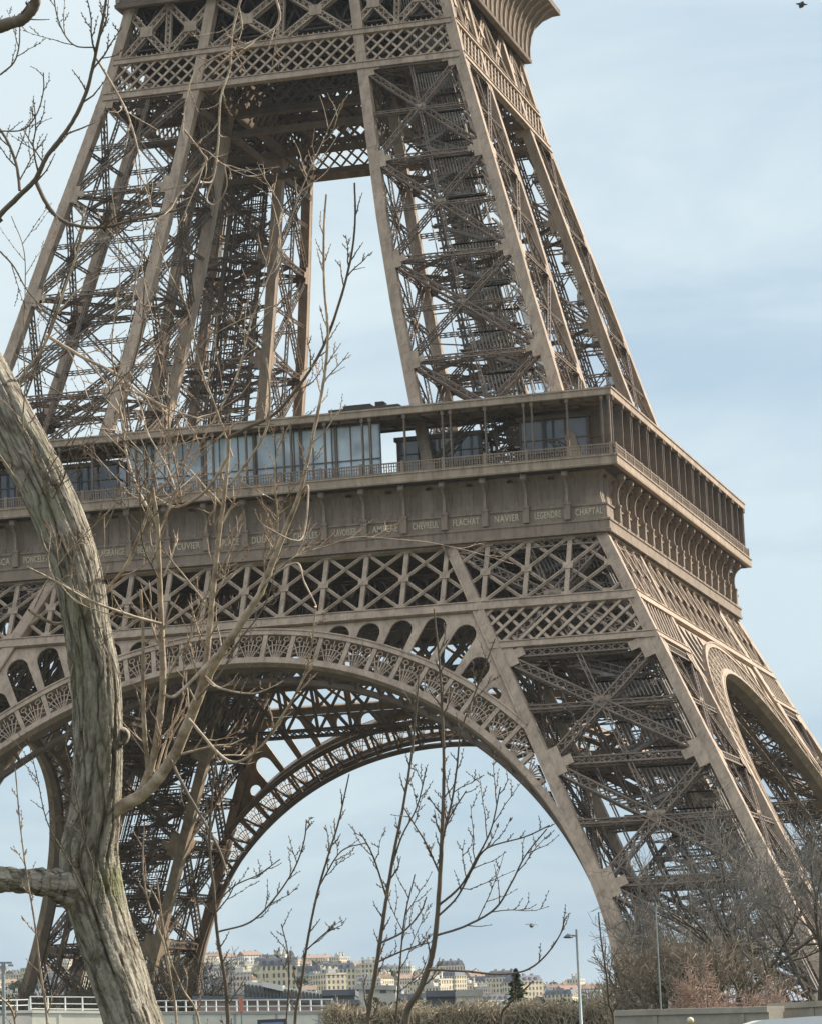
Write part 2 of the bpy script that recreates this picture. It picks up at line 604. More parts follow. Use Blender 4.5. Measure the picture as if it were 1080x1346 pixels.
# ---- the sloping face planes of the lower tower
NF = np.array([0, -1, OS]); NF = NF / np.linalg.norm(NF)
NF = np.array([0, -math.cos(math.atan(OS)), math.sin(math.atan(OS))])


def FP(x, z, off=0.0):
    """point in the front face plane of the lower tower (x, z given), pushed outwards by off"""
    x = np.asarray(x, float); z = np.asarray(z, float)
    x, z = np.broadcast_arrays(x, z)
    P = np.stack([x, -(OUT0 - OS * z), z], -1)
    return P + NF * off


def plane_beams(mb, fn, A, B, w, h, nrm, off=0.0):
    A = np.atleast_2d(A); B = np.atleast_2d(B)
    mb.beams(fn(A[:, 0], A[:, 1], off), fn(B[:, 0], B[:, 1], off), w, h, up=nrm)


def clip_seg(a, b, xl):
    """clip 2d segment to |x| range xl(z) -> (lo, hi); returns None when outside"""
    a = np.array(a, float); b = np.array(b, float)
    t0, t1 = 0.0, 1.0
    n = 40
    ts = np.linspace(0, 1, n + 1)
    ok = []
    for t in ts:
        p = a + (b - a) * t
        lo, hi = xl(p[1])
        ok.append(lo <= p[0] <= hi)
    if not any(ok):
        return None
    i0 = ok.index(True); i1 = n - ok[::-1].index(True)
    if i1 - i0 < 2:
        return None
    return a + (b - a) * ts[i0], a + (b - a) * ts[i1]


PITCH_B = 34.13 * 2 / 18
# big X band under the gallery (z 45 - 51.7) over the whole width
band = MB()
zl, zh = 45.75, 51.5
for k in range(-9, 10):
    x = k * PITCH_B
    if abs(x) < o_lo(zh) + 0.2:
        plane_beams(band, FP, [(x, zl)], [(x, zh)], .42, .35, NF, -.25)
lim = lambda z: (-o_lo(z) + .3, o_lo(z) - .3)
for k in range(-10, 10):
    x0, x1 = k * PITCH_B, (k + 1) * PITCH_B
    zmid = (zl + zh) / 2
    for a, b in (((x0, zl), (x1, zmid)), ((x0, zmid), (x1, zh)), ((x0, zmid), (x1, zl)), ((x0, zh), (x1, zmid))):
        s = clip_seg(a, b, lim)
        if s:
            up_ = b[1] > a[1]
            plane_beams(band, FP, [s[0]], [s[1]], .31, .14, NF, -.14 if up_ else -.31)
            plane_beams(band, FP, [s[0]], [s[1]], .07, .24, NF, -.10 if up_ else -.27)
            # rivet heads / edge angles standing off the bar
    for zq in (zl + .05, zmid, zh - .05):
        if abs(x0) < o_lo(zq) - .8:
            gusset(band, FP(x0, zq, -.03), NF, np.array([0, OS, 1]) / math.hypot(1, OS), .95, .7, .05)
for z, hh, pr in ((45.33, .86, .02), (51.5, .45, .02)):
    w_ = o_lo(z) - .2
    plane_beams(band, FP, [(-w_, z)], [(w_, z)], hh, .5, NF, -.2)
    plane_beams(band, FP, [(-w_, z + hh / 2 - .05)], [(w_, z + hh / 2 - .05)], .09, .5, NF, -.1)
    plane_beams(band, FP, [(-w_, z - hh / 2 + .05)], [(w_, z - hh / 2 + .05)], .09, .5, NF, -.1)
bd = band.build('cross_braced_band', IRON, tower)
# fine lattice band across each leg (z 41 - 44.6)
zl, zh = 41.75, 44.95
for sg in (-1, 1):
    fl = MB()
    lim2 = (lambda z: (i_lo(z) + .2, o_lo(z) - .2)) if sg == 1 else (lambda z: (-o_lo(z) + .2, -i_lo(z) - .2))
    pp = 1.46
    dx = (zh - zl) * 1.02
    for k in range(-32, 32):
        x = k * pp
        for a, b, of in (((x, zl), (x + dx, zh), -.10), ((x, zl), (x - dx, zh), -.26)):
            s = clip_seg(a, b, lim2)
            if s:
                plane_beams(fl, FP, [s[0]], [s[1]], .27, .12, NF, of)
    for z, hh in ((41.43, .66),):
        plane_beams(fl, FP, [(sg * (i_lo(z) + .1), z)], [(sg * (o_lo(z) - .1), z)], hh, .5, NF, -.2)
        for e in (.29, -.29):
            plane_beams(fl, FP, [(sg * (i_lo(z) + .1), z + e)], [(sg * (o_lo(z) - .1), z + e)], .08, .5, NF, -.1)
    fl.build('fine_lattice', IRON, bd)
rot4(bd)

# inner-plane trusses (between the inner rafters), dark in the photo
NI = NF
def IP(x, z, off=0.0):
    x = np.asarray(x, float); z = np.asarray(z, float)
    x, z = np.broadcast_arrays(x, z)
    return np.stack([x, -(IN0 - IS * z), z], -1) + NF * off


it = MB()
for z in (41.3, 46.3, 51.5):
    w_ = o_lo(z) - 1.4
    girder(it, IP(-w_, z), IP(w_, z), .9, .7, NF, c=.2, lace=.14, cross=True)
for (zl, zh, pp) in ((41.3, 46.3, 3.8), (46.3, 51.5, 3.8)):
    k = -9
    for k in range(-9, 9):
        x0, x1 = k * pp, (k + 1) * pp
        plane_beams(it, IP, [(x0, zl), (x0, zh), (x0, zl)], [(x1, zh), (x1, zl), (x0, zh)], .34, .2, NF)
itr = it.build('inner_truss', IRON_SHADE, tower)
rot4(itr)

# ---- the arch
AZ, RI, RO = 3.9, 37.6, 40.85


def PO(r, th, off=0.0):
    return FP(r * np.sin(th), AZ + r * np.cos(th), off)


def th_end(r):
    """angle where radius r runs into the inner rafter"""
    for t in np.linspace(.3, 1.4, 400):
        if r * math.sin(t) > IN0 - IS * (AZ + r * math.cos(t)) + .1:
            return t
    return 1.4


TE_O = th_end(RO - .3)
ring = MB()


def ringband(mb, r0, r1, o0, o1, th0, th1, n=160):
    """solid curved bar: radial r0..r1, across the face o0..o1"""
    th = np.linspace(th0, th1, n)
    V = np.stack([PO(r0, th, o0), PO(r1, th, o0), PO(r1, th, o1), PO(r0, th, o1)], 1).reshape(-1, 3)
    i = np.arange(n - 1)[:, None] * 4
    q = np.array([[0, 1, 5, 4], [1, 2, 6, 5], [2, 3, 7, 6], [3, 0, 4, 7]])
    F = (i[:, :, None] + q[None]).reshape(-1, 4)
    mb.add(V, F)


tmax = 1.5
ringband(ring, RI, RI + .5, -.6, .1, -tmax, tmax, 220)
ringband(ring, RI + .52, RI + .62, -.3, .03, -tmax, tmax, 220)
ringband(ring, RI + .02, RI + .14, .1, .17, -tmax, tmax, 220)
# lower, rafter-side strip of the narrow foot rib
ringband(ring, RI + .5, RI + 1.25, -.8, -.02, 1.12, tmax, 40)
ringband(ring, RI + .5, RI + 1.25, -.8, -.02, -tmax, -1.12, 40)
ringband(ring, RO - .5, RO, -1.2, .08, -TE_O, TE_O, 180)
ringband(ring, RO - .1, RO + .03, .08, .17, -TE_O, TE_O, 180)
arch = ring.build('arch', IRON, tower)
so2 = MB()
ringband(so2, RI + .02, RI + .45, -1.5, -.6, -tmax, tmax, 220)
so2.build('arch_soffit', IRON_SHADE, arch)
# ornament: radial posts and fans between the rings
orn = MB()
dth = 2.62 / 39.2
NC = int(1.12 / dth)
rl = lambda t: (IN0 - IS * AZ - .0) / (math.sin(abs(t)) + IS * math.cos(t)) if abs(t) > .2 else 99
r_in, r_out = RI + .5, RO - .5


def seg2(r0, t0, r1, t1, w, off=-.12, h=.14):
    lim_ = min(rl(t0), rl(t1)) - .2
    if r0 > lim_ and r1 > lim_:
        return
    r0 = min(r0, lim_); r1 = min(r1, lim_)
    if abs(r0 - r1) < .05 and abs(t0 - t1) < 1e-4:
        return
    orn.beams([PO(r0, t0, off)], [PO(r1, t1, off)], w, h, up=NF)


for k in range(-NC, NC + 1):
    t = k * dth
    if rl(t) < r_in + .3:
        continue
    seg2(r_in, t, r_out, t, .42, -.15, .3)
    if k == NC:
        break
    tm = t + dth / 2
    # fan spokes from the bottom middle
    for j, f in enumerate((-.40, -.24, -.08, .08, .24, .40)):
        top = 1.25 + .55 * math.cos(f * 3.0)
        seg2(r_in + .05, tm + f * dth * .25, r_in + top, tm + f * dth * 1.0, .085)
    for rr, wd in ((1.30, .08), (.72, .06)):
        an = np.linspace(-.46, .46, 9)
        for a0, a1 in zip(an[:-1], an[1:]):
            f = lambda a: r_in + rr * .55 + rr * .95 * math.sqrt(max(0, .25 - a * a))
            seg2(f(a0), tm + a0 * dth * .86, f(a1), tm + a1 * dth * .86, wd)
    # scrolls in the upper corners
    for sx in (-1, 1):
        cx, cr, rad = tm + sx * dth * .27, r_out - .36, .27
        an = np.linspace(0, 2 * math.pi * 1.1, 9)
        for a0, a1 in zip(an[:-1], an[1:]):
            seg2(cr + rad * math.sin(a0) * (1 - a0 / 14), cx + rad * math.cos(a0) / cr, cr + rad * math.sin(a1) * (1 - a1 / 14), cx + rad * math.cos(a1) / cr, .07)
    seg2(r_out - .04, tm, r_out - .7, tm, .07)
orn.build('fan_ornament', IRON, arch)


# spandrel plate with round headed openings: a flat curve shape, turned into a mesh
def curve_mesh(name, loops, thick, mat, parent, frame):
    """flat shape with holes; frame = function (u, v, w)->3d for mesh verts"""
    cu = bpy.data.curves.new(name, 'CURVE')
    cu.dimensions = '2D'
    cu.fill_mode = 'BOTH'
    cu.extrude = thick / 2
    for lp in loops:
        sp = cu.splines.new('POLY')
        sp.points.add(len(lp) - 1)
        for p, (x, y) in zip(sp.points, lp):
            p.co = (x, y, 0, 1)
        sp.use_cyclic_u = True
    ob = bpy.data.objects.new(name, cu)
    COL.objects.link(ob)
    dg = bpy.context.evaluated_depsgraph_get()
    me = bpy.data.meshes.new_from_object(ob.evaluated_get(dg))
    bpy.data.objects.remove(ob)
    co = np.empty(len(me.vertices) * 3, np.float32)
    me.vertices.foreach_get('co', co)
    co = co.reshape(-1, 3)
    W = frame(co[:, 0], co[:, 1], co[:, 2])
    me.vertices.foreach_set('co', W.astype(np.float32).ravel())
    me.update()
    me.materials.clear()
    me.materials.append(mat)
    me.name = name
    o = bpy.data.objects.new(name, me)
    COL.objects.link(o)
    if parent:
        o.parent = parent
    return o


ZT = 44.92     # underside of the band's lower chord
sp_mb_loops = []
ths = np.linspace(-TE_O, TE_O, 120)
outer = [((RO - .42) * math.sin(t), AZ + (RO - .42) * math.cos(t)) for t in ths]
xr = IN0 - IS * ZT
outer += [(xr, ZT), (-xr, ZT)]
# keep it a simple polygon: at mid span the ring reaches above the chord
outer = [(x, min(z, ZT - .06)) for x, z in outer]
loops = [outer]
open_t = []
t = dth * 3.5
while t < TE_O - .06:
    # space between ring and chord or rafter along this radius
    rt = (ZT - AZ) / math.cos(t)
    rr = (IN0 - IS * AZ) / (math.sin(t) + IS * math.cos(t))
    rmax = min(rt - .28, rr - .75)
    w = min(dth * 39.2 * .98, 2.7)
    half = (w * .40) / RO
    depth = rmax - RO
    if depth > .5:
        open_t.append((t, half, rmax))
    t += dth * 1.0
for (t, half, rmax) in open_t:
    for sg in (-1, 1):
        wl = half * RO
        r_b = RO - .2
        rs = rmax - wl       # spring of the round head
        pts = []
        def pol(r, tt): return (r * math.sin(tt), AZ + r * math.cos(tt))
        if rs < r_b + .1:
            # just a circle-ish hole
            cr = (r_b + rmax) / 2; ra = (rmax - r_b) / 2
            for a in np.linspace(0, 2 * math.pi, 28, endpoint=False):
                pts.append(pol(cr + ra * math.sin(a), sg * t + min(ra * 1.25, wl) * math.cos(a) / cr))
        else:
            pts.append(pol(r_b, sg * t - half)); 
            for a in np.linspace(math.pi, 0, 20):
                pts.append(pol(rs + wl * math.sin(a), sg * t + wl * math.cos(a) / rs))
            pts.append(pol(r_b, sg * t + half))
        loops.append(pts)
spn = curve_mesh('spandrel_plate', loops, .16, IRON, arch, lambda u, v, w: FP(u, v, -.35) + w[:, None] * NF)
# rear ring and cross ties (depth of the arch)
rr_ = MB()
ringband(rr_, RI, RI + .45, -3.6, -3.2, -1.15, 1.15, 120)
ringband(rr_, RO - .5, RO, -3.6, -3.2, -TE_O, TE_O, 120)
for t in np.arange(-1.05, 1.06, dth):
    if rl(t) < RI + 1:
        continue
    ro = min(RO - .3, rl(t) - .2)
    rr_.beams([PO(RI + .25, t, -1.4), PO(ro, t, -1.0), PO(RI + .3, t, -3.4), PO(RI + .3, t, -1.3)], [PO(RI + .25, t, -3.3), PO(ro, t, -3.3), PO(ro, t, -3.4), PO(ro, t, -3.3)], .22, .16, up=NF)
rr_.build('rear_ring', IRON_SHADE, arch)
rot4(arch)

# ---- first floor: slab, under-floor girders, frieze, gallery
def ring_side(mb, prof, n=1):
    """one side (the -y one) of a square ring swept from a (halfwidth, z) profile, mitred at the corners"""
    prof = np.array(prof, float)
    V = []
    for h, z in prof:
        V += [(-h, -h, z), (h, -h, z)]
    k = len(prof)
    F = [[2 * i, 2 * i + 1, 2 * i + 3, 2 * i + 2] for i in range(k - 1)]
    mb.add(V, F)


deck = MB()
ring_side(deck, [(34.9, 57.25), (34.9, 57.72), (13.0, 57.72), (13.0, 56.6), (14.2, 56.6), (14.2, 57.25), (34.9, 57.25)])
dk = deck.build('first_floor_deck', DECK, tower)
# lower ceiling plate behind the crossed band
cl = MB()
ring_side(cl, [(33.6, 51.9), (33.6, 52.05), (21.5, 52.05), (21.5, 51.9), (33.6, 51.9)])
cl.build('ceiling_plate', DECK, dk)
ug = MB()
for x in np.arange(-32, 32.1, 3.8):
    a = max(abs(x), 13.2)
    if a < 33.5:
        girder(ug, (x, -33.6, 54.6), (x, -a, 54.6), .5, 4.8, (0, 0, 1), c=.22, lace=.2, pitch=2.0, sides=True)
for y in (14.5, 18.5, 24.5, 29.5):
    girder(ug, (-y, -y, 54.4), (y, -y, 54.4), .5, 4.6, (0, 0, 1), c=.22, lace=.2, pitch=2.2, cross=True)
ug.build('floor_girder', IRON_SHADE, dk)['kind'] = 'stuff'
rot4(dk)

fz = MB()
prof = [(33.2, 51.55), (34.25, 51.55), (34.25, 51.8), (34.12, 51.86), (34.12, 52.55), (34.22, 52.6), (34.22, 52.78), (33.95, 52.86), (33.95, 53.0), (33.88, 53.02), (33.88, 54.02), (34.0, 54.05), (34.0, 54.2), (33.45, 54.26),
        (33.22, 55.0), (33.20, 56.2), (33.3, 56.8), (33.55, 57.2), (34.0, 57.33), (35.05, 57.34)]
ring_side(fz, prof)
# panel joints
for k in range(-9, 9):
    for f in (.36, .66):
        x = (k + f) * PITCH_B
        pr = [(-33.47, 54.28), (-33.24, 55.0), (-33.22, 56.2), (-33.32, 56.75)]
        for (y0, z0), (y1, z1) in zip(pr[:-1], pr[1:]):
            fz.beams([(x, y0, z0)], [(x, y1, z1)], .07, .06, up=(0, -1, 0))
fz_o = fz.build('frieze', IRON_F, tower)
# cornice and floor edge
cn = MB()
ring_side(cn, [(34.0, 57.36), (35.38, 57.34), (35.42, 57.5), (35.36, 57.56), (35.36, 58.1), (35.46, 58.15), (35.46, 58.28), (35.2, 58.3), (34.9, 58.3), (34.9, 57.6)])
cn.build('floor_edge', IRON, fz_o)
# consoles
prof_c = [(0.0, 52.9), (.10, 54.1), (-.02, 54.4), (-.10, 55.1), (-.05, 55.7), (.12, 56.2), (.45, 56.6), (.80, 56.85)]


def console(xc):
    c = MB()
    P = np.array([(xc, -34.02 - d, z) for d, z in prof_c])
    c.beams(P[:-1], P[1:], .26, .62, up=(0, -1, 0))
    # foot block, ring and scroll head
    c.box((xc - .28, -34.42, 52.85), (xc + .28, -33.8, 54.35))
    c.box((xc - .34, -34.47, 54.2), (xc + .34, -33.8, 54.42))
    for rr2, dz in ((.36, 0),):
        a = np.linspace(0, 2 * math.pi, 13)
        ycs, zcs = -34.62, 56.95
        V = []
        for x in (xc - .26, xc + .26):
            for q in a[:-1]:
                V.append((x, ycs + rr2 * math.cos(q), zcs + rr2 * math.sin(q)))
        n = 12
        F = [[i, (i + 1) % n, n + (i + 1) % n, n + i] for i in range(n)]
        F += [[s * n + i, s * n + i + 1, s * n + 10 - i, s * n + 11 - i] for s in (0, 1) for i in range(5)]
        c.add(V, F)
    return c


c0 = None
for k in range(-8, 9):
    if c0 is None:
        c0 = console(0.0).build('console', IRON_F, fz_o)
        c0.location.x = k * PITCH_B
    else:
        c = c0.copy(); COL.objects.link(c); c.parent = fz_o; c.location.x = k * PITCH_B
fr4 = rot4(fz_o)

NAMES = ['SEGUIN', 'LALANDE', 'TRESCA', 'PONCELET', 'BRESSE', 'LAGRANGE', 'BELANGER', 'CUVIER', 'LAPLACE', 'DULONG', 'CHASLES', 'LAVOISIER', 'AMPERE', 'CHEVREUL', 'FLACHAT', 'NAVIER', 'LEGENDRE', 'CHAPTAL']
for k, nm in enumerate(NAMES):
    cu = bpy.data.curves.new('name', 'FONT')
    cu.body = nm
    cu.size = .86
    cu.extrude = .02
    cu.offset = .012
    cu.space_character = 1.12
    cu.align_x = 'CENTER'
    ob = bpy.data.objects.new('t', cu)
    COL.objects.link(ob)
    me = bpy.data.meshes.new_from_object(ob.evaluated_get(bpy.context.evaluated_depsgraph_get()))
    wdt = ob.dimensions.x
    bpy.data.objects.remove(ob)
    me.materials.clear(); me.materials.append(GOLD)
    me.name = 'name_inscription'
    o = bpy.data.objects.new('name_inscription', me)
    COL.objects.link(o)
    o.parent = fz_o
    sx = min(1.0, 2.95 / max(len(nm) * .62 * 1.1, .1))
    o.scale = (sx, 1, 1)
    o.location = ((k - 8.5) * PITCH_B, -33.91, 53.2)
    o.rotation_euler = (R(90), 0, 0)

# balustrade
bl = MB()
h = 35.18
xs = np.arange(-35.1, 35.11, .235)
bl.beams([(x, -h, 58.3) for x in xs], [(x, -h, 59.22) for x in xs], .085, .05, up=(0, 1, 0))
for z, t_ in ((58.38, .08), (59.25, .12), (58.95, .05)):
    bl.beams([(-35.2, -h, z)], [(35.2, -h, z)], .12, t_, up=(0, 0, 1), ends=True)
for k in range(-9, 10):
    x = k * PITCH_B * 1.02
    bl.box((x - .14, -h - .1, 58.29), (x + .14, -h + .1, 59.4))
# the arcaded lower pattern
for x in xs[::2]:
    bl.beams([(x, -h - .01, 58.62)], [(x + .235, -h - .01, 58.62)], .06, .03, up=(0, 1, 0))
blo = bl.build('balustrade', IRON_F, tower)
rot4(blo)
# roof over the gallery
rf = MB()
ring_side(rf, [(27.6, 63.95), (34.6, 63.75), (35.0, 63.75), (35.04, 63.8), (35.04, 64.3), (35.14, 64.34), (35.14, 64.48), (34.0, 64.62), (27.6, 64.9), (27.6, 63.95)])
rfo = rf.build('gallery_roof', IRON, tower)
rj = MB()
for k in range(-17, 18):
    x = k * PITCH_B / 2
    a = max(27.8, abs(x))
    if a < 34.5:
        rj.beams([(x, -34.6, 63.62)], [(x, -a, 63.80)], .12, .26, up=(0, 0, 1))
for yy in (28.2, 31.2, 34.3):
    rj.beams([(-yy, -yy, 63.66)], [(yy, -yy, 63.66)], .16, .3, up=(0, 0, 1))
rj.build('roof_joist', IRON_SHADE, rfo)['kind'] = 'stuff'
rot4(rfo)
# posts
pst = None
for s4 in range(4):
    for k in range(-8, 10):
        xs_ = [k * PITCH_B + .55] if k % 2 == 0 else [k * PITCH_B + .35, k * PITCH_B + 1.1]
        if k == 9:
            xs_ = [34.1, 34.75]
        if k == -8:
            xs_ = [k * PITCH_B - 3.9, k * PITCH_B + .55]
        for x in xs_:
            if pst is None:
                b = MB()
                b.beams([(0, .35, 58.25)], [(0, .35, 63.75)], .15, .8, up=(0, 1, 0))
                b.box((-.14, -.14, 58.2), (.14, .14, 58.75)); b.box((-.15, -.15, 63.35), (.15, .15, 63.75))
                pst = b.build('gallery_post', IRON_SHADE, tower)
                p = pst
            else:
                p = pst.copy(); COL.objects.link(p); p.parent = tower
                p.rotation_euler = (0, 0, s4 * math.pi / 2)
            ca, sa = math.cos(s4 * math.pi / 2), math.sin(s4 * math.pi / 2)
            y = -34.85
            p.location = (x * ca - y * sa, x * sa + y * ca, 0)
            p.scale = (1, 1.4 if s4 == 1 else .42, 1)

# glass pavilion behind the front gallery, and darker rooms between the legs
gp = MB()
gp.box((-11.6, -33.3, 58.0), (12.9, -32.7, 63.55))
pv = gp.build('glass_pavilion', GLASS, tower)
fm = MB()
for x in np.arange(-11.6, 12.95, 2.45 / 1.35):
    fm.beams([(x, -33.34, 58)], [(x, -33.34, 63.6)], .09, .12, up=(0, 1, 0))
for x in (-9.8, -9.1, -4.2, .9, 5.4, 8.8):
    fm.box((x - .12, -33.6, 58.0), (x + .12, -33.35, 63.6))
for z in (58.3, 60.2, 63.45):
    fm.beams([(-11.6, -33.36, z)], [(12.9, -33.36, z)], .1, .1, up=(0, 0, 1))
fm.build('pavilion_frame', IRON_SHADE, pv)
for (x0, y0, x1, y1, z1_) in ((13.6, -29.5, 21.5, -23.5, 62.6), (-33.5, -31.0, -13.5, -26.0, 62.7), (25.5, -30.5, 31.8, -24.8, 63.2), (-9, -27, 9, -20.5, 64.6), (28.5, -30, 33.4, 14, 63.7), (22.5, 14, 31.5, 27, 62.4), (-28, 22, -12, 31, 62.6), (-4, 22, 20, 31, 62.6), (-32, -18, -24, 16, 62.6)):
    b = MB()
    b.box((x0, y0, 57.7), (x1, y1, z1_))
    rm = b.build('gallery_room', PANEL if x1 == 33.4 else DGLASS, tower)
    b = MB()
    b.box((x0 - .3, y0 - .3, z1_ - .35), (x1 + .3, y1 + .3, z1_ + .05))
    n = max(2, int((x1 - x0) / 1.9))
    for x in np.linspace(x0, x1, n + 1):
        for y in (y0 - .06, y1 + .06):
            b.beams([(x, y, 57.7)], [(x, y, z1_ - .3)], .16, .12, up=(0, 1, 0))
    n = max(2, int((y1 - y0) / 1.9))
    for y in np.linspace(y0, y1, n + 1):
        for x in (x0 - .06, x1 + .06):
            b.beams([(x, y, 57.7)], [(x, y, z1_ - .3)], .12, .16, up=(0, 1, 0))
    for z in (59.0, 61.0):
        for y in (y0 - .07, y1 + .07):
            b.beams([(x0, y, z)], [(x1, y, z)], .1, .1)
        for x in (x0 - .07, x1 + .07):
            b.beams([(x, y0, z)], [(x, y1, z)], .1, .1)
    b.build('room_frame', IRON_SHADE, rm)
b = MB()
b.box((8.3, -33.8, 64.55), (15.0, -31.0, 65.0)); b.box((9.6, -33.4, 65.0), (12.2, -31.4, 65.35)); b.box((12.6, -33.2, 65.0), (13.4, -32, 65.5))
b.build('roof_plant', DECK, tower)

# ---- second floor
SU = (18.9 - 18.0) / (106.1 - 102.3)
NU = np.array([0, -math.cos(math.atan(.27)), math.sin(math.atan(.27))])


def make_up(fn, shift=0.0):
    def UP(x, z, off=0.0):
        x = np.asarray(x, float); z = np.asarray(z, float)
        x, z = np.broadcast_arrays(x, z)
        y = np.interp(z, UPZ, UPO if fn is o_up else UPI)
        return np.stack([x, -y, z], -1) + NU * off
    return UP


def upper_band(fn, mat, name):
    UP = make_up(fn)
    mb = MB()
    zl, zh = 102.55, 105.85
    lim = lambda z: (-o_up(z) + .4, o_up(z) - .4)
    pp = 1.36
    dx = (zh - zl) * .88
    for k in range(-17, 18):
        x = k * pp
        for a, b, of in (((x, zl), (x + dx * 1.15, zh), -.1), ((x, zl), (x - dx * 1.15, zh), -.24)):
            s = clip_seg(a, b, lim)
            if s:
                plane_beams(mb, UP, [s[0]], [s[1]], .22 if fn is o_up else .3, .12, NU, of)
    for z, hh in ((102.3, .8), (106.1, .65)):
        w_ = o_up(z) - .4
        plane_beams(mb, UP, [(-w_, z)], [(w_, z)], hh, .5, NU, -.2)
        for e in (-.5, .5):
            plane_beams(mb, UP, [(-w_, z + e * (hh - .1))], [(w_, z + e * (hh - .1))], .08, .5, NU, -.1)
    return mb, UP


ub, UPo = upper_band(o_up, IRON, 'x')
# little finials along the upper chord
xs = np.arange(-17.4, 17.5, .55)
ub.beams(UPo(xs, np.full(len(xs), 106.4), -.1), UPo(xs, np.full(len(xs), 106.72), -.1), .10, .10, up=(1, 0, 0))
ubo = ub.build('lattice_band', IRON, tower)
xp = MB()
for (x0, x1) in ((-16.6, -12.0), (-12.0, -7.2), (-7.2, 0), (0, 7.2), (7.2, 12.0), (12.0, 16.6)):
    a, b_ = UPo(x0, 106.5, -.5), UPo(x1, 112.0, -.5)
    c, d = UPo(x1, 106.5, -.5), UPo(x0, 112.0, -.5)
    girder(xp, a, b_, .75, .6, NU, c=.15, lace=.10, cross=True)
    girder(xp, c, d, .75, .6, NU, c=.15, lace=.10, cross=True)
    gusset(xp, (a + b_ + c + d) / 4 + NU * .35, NU, np.array([0, .26, .96]), 1.3, 1.2)
for x in (-12.0, 0, 12.0):
    girder(xp, UPo(x, 106.5, -.5), UPo(x, 112.4, -.5), .6, .5, NU, c=.13, lace=.09, cross=True)
xp.build('braced_panel', IRON, ubo)
cor = MB()
ring_side(cor, [(16.9, 111.9), (17.5, 111.95), (17.55, 112.3), (17.3, 112.5), (17.32, 113.6), (17.5, 114.8), (17.95, 115.9), (18.7, 116.9), (19.6, 117.6), (20.2, 117.85), (20.35, 117.9), (20.35, 118.5), (20.1, 118.55), (15.0, 118.6)])
co_ = cor.build('flared_cornice', IRON_SHADE, ubo)
rb = MB()
pr = [(17.38, 112.5), (17.40, 113.6), (17.6, 114.8), (18.05, 115.9), (18.8, 116.85), (19.7, 117.55), (20.2, 117.8)]
for k in range(-9, 10):
    x = k * 1.9
    P = np.array([(x, -hh, z) for hh, z in pr])
    rb.beams(P[:-1], P[1:], .22, .25, up=(0, -1, 0))
rb.build('cornice_rib', IRON, ubo)['kind'] = 'stuff'
rot4(ubo)
ib, UPi = upper_band(i_up, IRON_SHADE, 'y')
for z in (100.0, 108.5, 111.5):
    w_ = o_up(z) - 1.0
    plane_beams(ib, UPi, [(-w_, z)], [(w_, z)], .6, .5, NU)
ibo = ib.build('inner_lattice_band', IRON_SHADE, tower)
rot4(ibo)
d2 = MB()
ring_side(d2, [(16.9, 112.6), (16.9, 113.0), (4.0, 113.0), (4.0, 112.6), (16.9, 112.6)])
for z in (107.2,):
    ring_side(d2, [(17.2, z), (17.2, z + .15), (10.5, z + .15), (10.5, z), (17.2, z)])
for y in (5.5, 9, 12.5, 15.5):
    girder(d2, (-y, -y, 110.2), (y, -y, 110.2), .5, 4.2, (0, 0, 1), c=.2, lace=.18, pitch=2.0, cross=True)
for x in np.arange(-15, 15.1, 2.5):
    a = max(abs(x), 4.0)
    girder(d2, (x, -16.3, 106.0), (x, -a, 106.0), .35, 1.2, (0, 0, 1), c=.14, lace=.1, pitch=1.3)
d2o = d2.build('second_floor_deck', DECK, tower)
rot4(d2o)
#__REST__
# ------------------------------------------------------------------ ground
def elev(px, py):
    v = ray(px, py)
    return math.atan2(v[2], math.hypot(v[0], v[1]))


def azim(px):
    v = ray(px, 1300)
    return math.atan2(v[0], v[1])


SKYX = [-200, 0, 150, 260, 400, 480, 560, 650, 700, 800, 950, 1300]
SKYY = [1285, 1278, 1260, 1254, 1261, 1264, 1272, 1284, 1292, 1294, 1300, 1320]
_ax = [azim(x) for x in SKYX]
_el = [elev(x, y) for x, y in zip(SKYX, SKYY)]
BH = 9.0


def ground_z(x, y):
    dx, dy = x - CAMP[0], y - CAMP[1]
    r = math.hypot(dx, dy)
    a = math.atan2(dx, dy)
    g0 = 4.7
    if r < 480:
        return g0
    e = float(np.interp(a, _ax, _el))
    w = max(0.0, 1 - max(0, abs(a + .2) - .35) / .35)
    top = CAMP[2] + 2100 * math.tan(e) - BH
    t = min(1.0, (r - 480) / 1620)
    z = g0 + (top - g0) * (t ** 1.15)
    z = g0 + (z - g0) * w
    if r > 2200:
        z += -(r - 2200) * .02 if r < 3200 else -20
    return max(z, -10)


gm = MB()
rings = [0, 15, 40, 90, 180, 300, 420, 480, 560, 650, 760, 900, 1050, 1200, 1350, 1500, 1650, 1800, 1950, 2100, 2200, 2500, 3200, 5000, 9000]
NA = 240
V = []
for r in rings:
    for k in range(NA):
        a = k * 2 * math.pi / NA
        x, y = CAMP[0] + r * math.sin(a), CAMP[1] + r * math.cos(a)
        V.append((x, y, ground_z(x, y)))
F = [[i * NA + k, (i + 1) * NA + k, (i + 1) * NA + (k + 1) % NA, i * NA + (k + 1) % NA] for i in range(len(rings) - 1) for k in range(NA)]
F = [list(reversed(f)) for f in F]
gm.add(V, F)
GROUND = pbr('park ground', (0.11, 0.10, 0.07), 0.95, 0.1, nscale=0.05, col2=(0.05, 0.06, 0.03), detail=10)
tag(gm.build('ground', GROUND), kind='structure')

